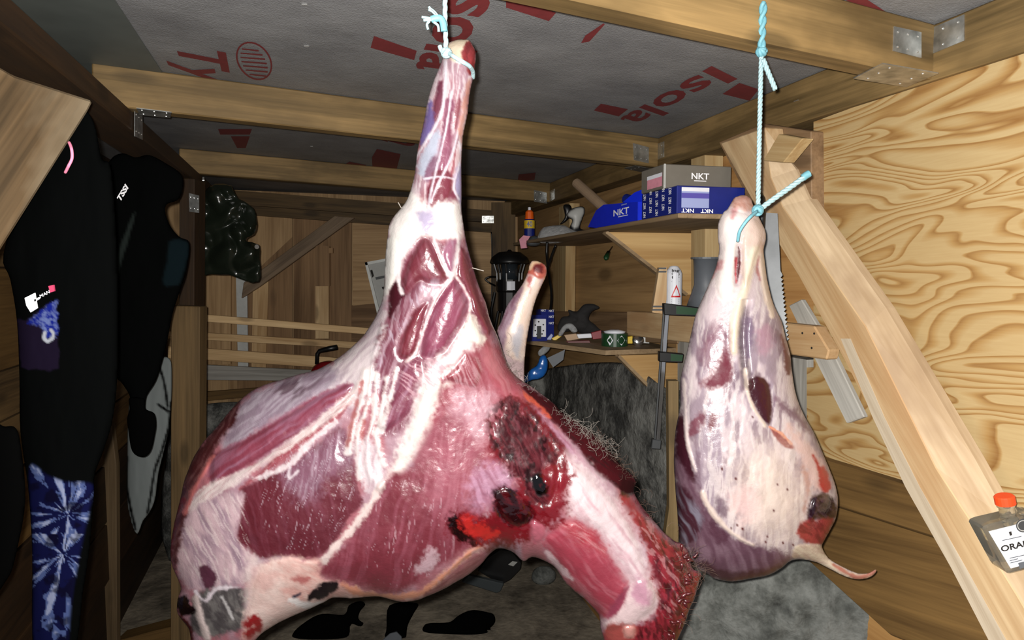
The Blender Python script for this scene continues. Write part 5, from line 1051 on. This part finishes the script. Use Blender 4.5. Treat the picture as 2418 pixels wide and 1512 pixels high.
    p.poly(D_((490, 720), (550, 690), (610, 720), (680, 800), (700, 840), (670, 890), (600, 895), (540, 850), (500, 780)), (64, 4, 16), 8, 26, rough=.12, groove=5, c2=(140, 6, 24), ang=50, lw=9, ll=20, th=.6)
    p.poly(D_((235, 850), (300, 830), (340, 900), (400, 990), (300, 960)), (52, 6, 14), 8, 30, rough=.14); p.poly(D_((310, 850), (380, 850), (450, 900), (520, 940), (480, 980), (400, 960), (340, 910)), (226, 34, 28), 10, 34, rough=.16)
    i = p.near(D_((230, 640), (900, 1000)), 5); w_ = ss(1, .6, np.hypot((x[i] - 1195) / 150, (y[i] - 1215) / 90)); p.h[i] += w_ * 7 * (fbm(x[i] / 20, y[i] / 20, 92, 3) - .5)
    p.poly(D_((700, 870), (760, 900), (770, 960), (720, 990), (690, 940)), (214, 110, 130), 6, 10, bump=5, bw=14)
    p.c *= (.90 + .2 * fbm(x / 24, y / 24, 99, 3))[:, None]
    p.r = np.clip(p.r + .22 * (fbm(x / 30, y / 30, 101, 3) - .5), .06, .8)
def meat_relief(x, y):
    neck = ss(1150, 1260, x) * ss(1000, 1200, y)
    return 5 * (fbm(x / 40, y / 55, 110, 3) - .5) + 1.6 * (fbm(x / 9, y / 12, 111, 2) - .5) + 8 * (fbm(x / 26, y / 26, 114, 3) - .5) * ss(1560, 1640, x + .5 * (y - 1250)) * ss(1480, 1540, x + .2 * (y - 1300))
KM = .30
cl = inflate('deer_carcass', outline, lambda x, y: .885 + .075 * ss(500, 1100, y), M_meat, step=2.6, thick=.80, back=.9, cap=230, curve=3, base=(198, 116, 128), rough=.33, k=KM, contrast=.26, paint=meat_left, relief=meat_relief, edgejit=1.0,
             label='larger skinned carcass front half with neck and dark bloody wound, hung by one foreleg', cat='carcass', group=None)
# far foreleg
def far_leg(p):
    p.poly(B_((1200, 500), (1290, 400), (1330, 300), (1320, 450), (1260, 600), (1200, 780), (1140, 860), (1130, 700)), (150, 104, 124), 6, 12, c2=(196, 170, 186), ang=110, lw=5, ll=50)
    p.poly(B_((1250, 600), (1300, 460), (1345, 330), (1440, 330), (1400, 560), (1350, 760), (1330, 900), (1240, 900), (1190, 800)), (236, 206, 186), 8, 12, c2=(240, 222, 212), ang=107, lw=6, ll=60)
    p.poly(B_((1250, 720), (1300, 660), (1310, 760), (1290, 900), (1240, 840)), (196, 190, 196), 8, 10)
    p.poly(B_((1350, 330), (1385, 310), (1380, 390), (1360, 430)), (206, 110, 106), 4, 8)
    p.poly(B_((1345, 280), (1390, 205), (1440, 200), (1482, 240), (1480, 310), (1430, 330), (1380, 300)), (214, 104, 86), 4, 8, bump=3, bw=10); p.poly(B_((1385, 240), (1430, 225), (1462, 250), (1455, 290), (1410, 280)), (128, 24, 32), 4, 8)
    p.line(B_((1365, 255), (1390, 212), (1430, 204)), 4, (240, 200, 160), 3, 5); p.line(B_((1480, 320), (1430, 480), (1370, 700), (1350, 800)), 4, (226, 160, 110), 3, 6)
inflate('foreleg', [(1180, 815), (1174, 781), (1184, 758), (1197, 722), (1213, 699), (1233, 672), (1246, 643), (1250, 626), (1258, 616), (1273, 618), (1289, 629), (1290, 650), (1276, 682), (1263, 715), (1253, 755), (1245, 798), (1240, 838), (1238, 870), (1236, 930), (1215, 960), (1180, 940), (1172, 880)], lambda x, y: 1.10 - .11 * ss(780, 930, y), M_meat, step=2.6, thick=.85, curve=4, base=(206, 176, 178), rough=.42, k=KM * 1.15, contrast=.2, paint=far_leg, parent=cl)

# ---- smaller carcass: hindquarters with two tied legs
out2 = [(1708, 502), (1718, 494), (1727, 479), (1736, 466), (1755, 461), (1772, 468), (1779, 486), (1788, 505), (1798, 525), (1807, 546), (1808, 566), (1803, 590), (1806, 618), (1813, 669), (1827, 720), (1846, 760), (1856, 800), (1866, 837), (1870, 880), (1881, 938), (1901, 985), (1921, 1021), (1940, 1064), (1960, 1112), (1974, 1152), (1979, 1187), (1974, 1223), (1961, 1251), (1947, 1276), (1941, 1292), (1956, 1318), (1988, 1338), (2024, 1354), (2050, 1354), (2066, 1346), (2069, 1351), (2056, 1363), (2028, 1369), (1996, 1362), (1956, 1342), (1929, 1329), (1897, 1322), (1869, 1324), (1845, 1342), (1817, 1358), (1778, 1366), (1730, 1374), (1690, 1368), (1671, 1356), (1648, 1344), (1619, 1306), (1604, 1275), (1599, 1207), (1595, 1160), (1591, 1088), (1595, 1017), (1606, 958), (1606, 905), (1614, 862), (1627, 811), (1642, 746), (1660, 702), (1678, 662), (1692, 626), (1698, 589), (1695, 560), (1696, 527)]
def meat_right(p):
    x, y = p.x, p.y; al = np.arange(len(x))
    p.put(al, ss(.40, .60, fbm(x / 26, y / 70, 121, 3)) * .75 * ss(680, 760, y), (158, 134, 152)); p.put(al, ss(.56, .68, fbm(x / 22, y / 60, 125, 4)) * .6 * ss(740, 800, y), (128, 92, 112))
    streaks(p, 95, 6, 70, .56, .5, (240, 226, 222), None, 123)
    # cannon bones and hocks
    p.poly(E_((620, 215), (650, 180), (700, 166), (750, 190), (765, 240), (720, 280), (650, 270)), (226, 176, 160), 6, 10, bump=3, bw=10, c2=(206, 140, 120), ang=30, lw=6, ll=12)
    p.poly(E_((540, 300), (640, 260), (740, 290), (760, 330), (690, 420), (670, 520), (660, 720), (640, 820), (560, 860), (510, 720), (545, 560), (535, 430)), (244, 228, 224), 8, 14, bump=5, bw=22)
    p.poly(E_((740, 330), (800, 320), (840, 400), (830, 480), (790, 560), (750, 700), (720, 780), (690, 700), (690, 560), (700, 420)), (238, 210, 196), 8, 12, bump=6, bw=20)
    p.poly(E_((810, 480), (840, 520), (850, 680), (880, 820), (850, 860), (820, 720), (800, 600)), (236, 200, 180), 5, 8, bump=4, bw=10)
    p.poly(E_((672, 500), (684, 560), (680, 660), (664, 738), (652, 690), (664, 580)), (110, 28, 42), 3, 5, groove=8)
    p.line(E_((655, 580), (650, 660), (655, 740)), 2.6, (214, 76, 86), 2, 4); p.line(E_((800, 570), (790, 640), (810, 720)), 3, (196, 110, 110), 3, 5, .8)
    p.poly(E_((520, 610), (560, 600), (545, 650), (500, 700), (490, 670)), (222, 96, 110), 8, 14, .7); p.poly(E_((625, 260), (660, 262), (640, 320), (620, 310)), (216, 110, 116), 6, 8, .7)
    p.line(E_((780, 520), (740, 680), (690, 860), (650, 1000), (640, 1180)), [9, 9, 11, 12, 8], (244, 224, 200), 5, 8, bump=6)
    p.line(E_((825, 560), (835, 720), (870, 860), (890, 950)), [6, 6, 8, 6], (240, 218, 200), 4, 6, bump=3)
    p.line(E_((720, 900), (700, 1060), (705, 1260), (740, 1340)), [4, 7, 8, 6], (110, 84, 96), 6, 10, .7); 
    i = p.near(E_((640, 860), (780, 1420)), 5); d, _ = pdist(x[i], y[i], catmull(E_((745, 700), (715, 900), (700, 1100), (720, 1340), (735, 1400)), 5, False), False); p.h[i] -= 16 * np.exp(-(d / 9) ** 2)
    # thigh muscles
    p.poly(E_((480, 1060), (545, 1000), (600, 1060), (600, 1180), (560, 1230), (480, 1290), (440, 1230), (440, 1140)), (150, 92, 112), 18, 20, .75, c2=(190, 160, 176), ang=115, lw=8, ll=30, th=.55, bump=1, bw=30)
    p.poly(E_((590, 1170), (620, 1240), (640, 1330), (600, 1400), (520, 1430), (430, 1410), (480, 1330), (540, 1260)), (136, 50, 70), 10, 16, rough=.55)
    p.poly(G_((330, 360), (400, 320), (420, 360), (350, 440), (310, 450)), (146, 84, 100), 7, 14); p.poly(G_((450, 320), (480, 330), (470, 400), (440, 420)), (140, 60, 74), 5, 10)
    p.poly(E_((715, 990), (760, 960), (765, 1060), (745, 1220), (715, 1180)), (142, 118, 142), 7, 10); p.poly(E_((790, 1060), (860, 1010), (900, 1130), (830, 1200)), (196, 150, 168), 10, 16, .8)
    p.poly(G_((675, 120), (740, 95), (795, 150), (812, 280), (802, 385), (750, 350), (700, 260), (664, 180)), (88, 24, 42), 4, 6, rough=.3, groove=4)
    p.line(G_((655, 60), (665, 180), (700, 280), (770, 390)), 4, (238, 216, 200), 3, 5, bump=3)
    p.poly(G_((800, 395), (870, 440), (946, 520), (900, 526), (835, 466)), (160, 32, 44), 3, 6, rough=.25); p.line(G_((800, 400), (870, 440), (930, 500)), 2.5, (240, 150, 110), 2, 4)
    p.poly(E_((945, 1060), (1000, 1190), (1016, 1300), (985, 1335), (962, 1210)), (128, 54, 70), 4, 8)
    p.poly(G_((830, 220), (900, 260), (980, 330), (1050, 420), (1020, 430), (930, 340), (850, 280)), (156, 122, 138), 7, 12)
    # fat over the rump
    p.poly(G_((720, 560), (820, 520), (920, 600), (1000, 720), (1040, 800), (1010, 960), (960, 1060), (860, 1070), (720, 1040), (640, 900), (620, 760), (650, 640)), (242, 218, 200), 80, 40, .8, bump=8, bw=130)
    p.poly(G_((900, 380), (1000, 460), (1090, 560), (1150, 700), (1100, 780), (1040, 720), (960, 540)), (236, 196, 186), 14, 20, .9)
    p.poly(G_((560, 820), (700, 760), (720, 900), (640, 960)), (244, 200, 196), 20, 30, .6)
    p.line(G_((1000, 640), (1030, 760), (1000, 900)), 4, (206, 150, 130), 6, 10, .7)
    # purple flank, lower left
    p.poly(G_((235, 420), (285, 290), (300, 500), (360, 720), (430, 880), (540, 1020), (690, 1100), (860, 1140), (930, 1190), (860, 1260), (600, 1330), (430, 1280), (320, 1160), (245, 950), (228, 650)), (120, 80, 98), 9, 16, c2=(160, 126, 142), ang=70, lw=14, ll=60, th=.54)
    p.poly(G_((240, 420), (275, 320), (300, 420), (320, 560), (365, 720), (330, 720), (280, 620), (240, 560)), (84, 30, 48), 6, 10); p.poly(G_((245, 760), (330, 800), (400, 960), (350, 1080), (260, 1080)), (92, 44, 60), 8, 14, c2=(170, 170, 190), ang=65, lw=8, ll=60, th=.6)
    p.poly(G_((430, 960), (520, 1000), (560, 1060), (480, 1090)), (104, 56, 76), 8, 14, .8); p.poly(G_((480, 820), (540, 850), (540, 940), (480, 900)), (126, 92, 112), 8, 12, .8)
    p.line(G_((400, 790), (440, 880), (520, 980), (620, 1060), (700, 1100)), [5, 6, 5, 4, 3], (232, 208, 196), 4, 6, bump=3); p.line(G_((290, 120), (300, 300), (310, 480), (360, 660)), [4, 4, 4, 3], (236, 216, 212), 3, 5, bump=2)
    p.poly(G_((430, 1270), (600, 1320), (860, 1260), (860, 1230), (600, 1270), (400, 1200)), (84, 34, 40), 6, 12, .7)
    # red cuts, vent and tail
    p.poly(G_((1055, 568), (1080, 590), (1100, 640), (1130, 640), (1165, 760), (1130, 795), (1095, 745), (1090, 660)), (206, 50, 44), 4, 8)
    p.poly(G_((1040, 850), (1085, 800), (1150, 800), (1195, 860), (1195, 930), (1150, 960), (1080, 950), (1030, 980)), (58, 22, 38), 5, 10, rough=.22, bump=12, bw=26, c2=(120, 84, 100), ang=40, lw=5, ll=14, th=.6)
    p.poly(G_((965, 1020), (1000, 970), (1060, 955), (1175, 945), (1165, 1010), (1120, 1095), (1040, 1105), (985, 1070)), (196, 66, 66), 6, 12, rough=.25, c2=(120, 24, 34), ang=50, lw=7, ll=20, th=.56)
    p.poly(G_((960, 1100), (1110, 1105), (1160, 1190), (1240, 1240), (1330, 1275), (1440, 1245), (1440, 1290), (1330, 1320), (1200, 1280), (1060, 1200), (940, 1170)), (238, 218, 190), 4, 8, bump=3, bw=12, c2=(214, 176, 160), ang=30, lw=4, ll=30)
    p.line(G_((1180, 1220), (1280, 1280), (1340, 1295), (1430, 1258)), [4, 5, 6, 4], (206, 130, 110), 3, 5)
    for q in G_((515, 648), (597, 705), (845, 740), (905, 770), (823, 895), (570, 1000), (605, 982), (638, 1005), (785, 1050), (775, 1082), (878, 1088), (938, 1100), (697, 338)): p.line([q, (q[0] + 1, q[1] + 2)], 2.2, (120, 50, 50), 2, 2)
    p.c *= (.92 + .16 * fbm(x / 20, y / 30, 139, 3))[:, None]; p.r = np.clip(p.r + .2 * (fbm(x / 26, y / 26, 141, 3) - .5), .08, .8)
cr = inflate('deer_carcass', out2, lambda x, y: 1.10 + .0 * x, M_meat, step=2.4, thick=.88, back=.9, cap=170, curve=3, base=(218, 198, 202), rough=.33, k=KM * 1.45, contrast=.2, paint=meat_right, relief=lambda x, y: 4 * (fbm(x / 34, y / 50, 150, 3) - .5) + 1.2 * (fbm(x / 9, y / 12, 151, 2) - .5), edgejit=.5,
             label='smaller pale skinned hindquarters with a tail, hung by two tied legs', cat='carcass')

# ---- loose hair on the larger carcass
def strands(name, pts, parent, mat, n, seed, ln, rad, spread, label=None):
    rg = random.Random(seed); mb = MB()
    for _ in range(n):
        a = rg.random() * (len(pts) - 1); k = int(a); f = a - k
        px = pts[k][0] * (1 - f) + pts[k + 1][0] * f + rg.gauss(0, spread); py = pts[k][1] * (1 - f) + pts[k + 1][1] * f + rg.gauss(0, spread)
        an = rg.uniform(-.9, .5) if rg.random() < .75 else rg.uniform(-3, 3); L = ln * rg.uniform(.4, 1.2); q = [(px, py, .94 + rg.uniform(-.03, .02))]
        bend = rg.uniform(-.6, .6)
        for j in range(7): an += bend; q.append((q[-1][0] + L / 7 * math.cos(an), q[-1][1] + L / 7 * math.sin(an), q[-1][2] - .003))
        mb.tube([at(*u) for u in q], [rad] * 7 + [rad * .4], 4)
    return mb.build(name, mat, parent, kind='stuff', smooth=True)
M_hair = plain('coarse_hair', (176, 166, 156), .7, k=.36); M_haird = plain('dark_hair', (120, 96, 84), .5, k=.45)
strands('hair', [(1185, 815), (1212, 880), (1240, 925), (1275, 950)], cl, M_hair, 60, 3, 30, .00016, 7)
strands('hair', [(1305, 985), (1340, 1000), (1370, 1030), (1400, 1045), (1440, 1065)], cl, M_hair, 230, 5, 36, .00017, 11)
strands('hair', [(1395, 1030), (1440, 1075), (1490, 1125), (1540, 1235)], cl, M_haird, 110, 6, 26, .00017, 8)
strands('hair', [(1560, 1490), (1600, 1440), (1625, 1380), (1640, 1340), (1590, 1300)], cl, M_haird, 130, 8, 40, .0002, 16)
for q in (((940, 478), (948, 492)), ((1112, 632), (1142, 640))): MB().tube([at(*q[0], .88), at(*q[1], .885)], .0006, 5).build('bristle', M_hair, cl)

# ragged shreds of the cut neck
rg = random.Random(12); sh = MB()
for _ in range(30):
    t = rg.random(); px_ = 1628 + rg.gauss(0, 9) - 14 - 60 * max(0, t - .55); py_ = 1300 + 210 * t + rg.gauss(0, 8); an = rg.uniform(-.6, 1.6); q = [(px_, py_)]
    for j in range(3): an += rg.uniform(-.6, .6); q.append((q[-1][0] + 6 * math.cos(an), q[-1][1] + 6 * math.sin(an)))
    z = .93 + rg.uniform(-.05, .02); r0 = rg.uniform(.0010, .0030); sh.tube([at(a, b, z) for a, b in q], [r0, r0 * 1.1, r0 * .8, r0 * .25], 6)
sh.build('torn_shreds', plain('bloody_shreds', (110, 24, 32), .4, k=KM * .8, noise=.5, nscale=120), cl, kind='stuff', smooth=True, label='ragged bloody shreds of the cut neck')

# ------------------------------------------------------------------ the cords
M_cord = plain('twine', (196, 232, 238), .6, k=.42, noise=.10, nscale=160, bump=.3); M_cordb = plain('twine_blue', (136, 206, 222), .6, k=.42, noise=.1, nscale=160)
def twist(mb, pts, r, pitch, strands_=3, seg=7):
    pts = [np.array(p) for p in pts]; L = [0]
    for a, b in zip(pts, pts[1:]): L.append(L[-1] + np.linalg.norm(b - a))
    n = max(8, int(L[-1] / pitch * 9)); S = np.linspace(0, L[-1], n)
    Q = np.stack([np.interp(S, L, [p[k] for p in pts]) for k in range(3)], 1)
    up = None; U = []
    for i in range(n):
        t = unit(Q[min(i + 1, n - 1)] - Q[max(i - 1, 0)])
        if up is None: a = np.array([0, 1., 0]); up = unit(a - t * np.dot(a, t))
        else: up = unit(up - t * np.dot(up, t))
        U.append((up, np.cross(t, up)))
    for k in range(strands_):
        P = []
        for i in range(n):
            q = 2 * math.pi * (S[i] / pitch + k / strands_); P.append(Q[i] + r * .5 * (math.cos(q) * U[i][0] + math.sin(q) * U[i][1]))
        mb.tube(P, r * .60, seg)
    return mb
def knot(mb, c, r, seed, n=4, wr=.0022):
    rg = random.Random(seed)
    for k in range(n):
        nrm = unit([rg.uniform(-1, 1), rg.uniform(-1, 1), rg.uniform(-1, 1)]); a = unit(np.cross(nrm, [.3, .5, .8])); b = np.cross(nrm, a)
        mb.tube([np.array(c) + r * (math.cos(q) * a + math.sin(q) * b) for q in np.linspace(0, 2 * math.pi, 15)], wr, 7)
    return mb
def px_path(P, Y, n=6):
    Q = catmull(P, n, False); Z = np.interp(np.linspace(0, 1, len(Q)), np.linspace(0, 1, len(P)), Y if hasattr(Y, '__len__') else [Y] * len(P)); return [at(a, b, z) for (a, b), z in zip(Q, Z)]
YF = .855
# left cord: up over the nearest joist, knot with frayed end, knot and loop on the shank
r1 = empty('hanging_cord', at(1052, 125, YF), label='pale blue twine with a frayed knot end holding the larger carcass', cat='cord')
twist(MB(), px_path([(1051, -70), (1051, 20), (1051, 60), (1053, 100), (1052, 122)], [.86, YF, YF, YF, YF]), .0030, .030, 3).build('line', M_cord, r1, smooth=True)
knot(MB(), at(1054, 125, YF - .004), .0048, 5, 5, .0024).build('knot', M_cord, r1, smooth=True)
MB().tube(px_path([(1058, 124), (1072, 134), (1092, 146), (1108, 156), (1116, 168), (1117, 184)], [.852, .836, .832, .845, .865, .885]), .0027, 8).build('loop', M_cord, r1, smooth=True)
MB().tube(px_path([(1050, 128), (1042, 118), (1038, 108)], .852), .0028, 8).build('loose_end', M_cord, r1, smooth=True)
fr = MB()
fr.tube(px_path([(1049, 74), (1046, 54), (1040, 44), (1030, 43), (1018, 46)], .850), [.0026, .0034, .0046, .0056, .0050][:5] * 1 if False else .0044, 8)
fr.build('frayed_end', M_cordb, r1, smooth=True)
ty = MB()
for P in ([(1034, 38), (1026, 28), (1016, 20), (1013, 16)], [(1030, 36), (1020, 26), (1012, 23)], [(1020, 44), (1008, 42), (996, 40)], [(1022, 47), (1010, 47), (1000, 48)], [(1014, 50), (1008, 58), (1011, 70)], [(1024, 52), (1034, 60), (1036, 75)]): ty.tube(px_path(P, .848, 4), [.0022] * 9 + [.0008] * 40 if False else .0017, 6)
ty.build('frayed_strands', M_cord, r1, kind='stuff', smooth=True)
# right cord
YR = 1.075
r2 = empty('hanging_cord', at(1790, 495, YR), label='pale blue twine with a long stiff tail holding the smaller carcass', cat='cord')
twist(MB(), px_path([(1803, 4), (1800, 60), (1798, 116)], [1.062, 1.068, YR]), .0060, .034, 2).build('doubled_line', M_cordb, r2, smooth=True)
knot(MB(), at(1798, 122, YR), .0062, 9, 5, .0034).build('knot', M_cordb, r2, smooth=True)
twist(MB(), px_path([(1798, 124), (1796, 200), (1793, 330), (1790, 496)], YR), .0036, .020, 3).build('line', M_cord, r2, smooth=True)
twist(MB(), px_path([(1802, 140), (1812, 166), (1822, 190), (1831, 212)], YR - .004), .0038, .020, 3).build('loose_end', M_cord, r2, smooth=True)
knot(MB(), at(1789, 497, YR - .02), .0066, 12, 5, .0030).build('knot', M_cordb, r2, smooth=True)
twist(MB(), px_path([(1792, 496), (1830, 468), (1870, 440), (1908, 412)], YR - .015), .0042, .024, 3).build('tail', M_cord, r2, smooth=True)
MB().tube(px_path([(1896, 420), (1904, 414), (1911, 410)], YR - .015), .0058, 8).build('tail_tip', M_cordb, r2, smooth=True)
MB().tube(px_path([(1786, 500), (1772, 512), (1758, 528), (1746, 548), (1742, 570)], [1.05, 1.035, 1.035, 1.04, 1.05]), .0026, 7).build('loop', M_cordb, r2, smooth=True)
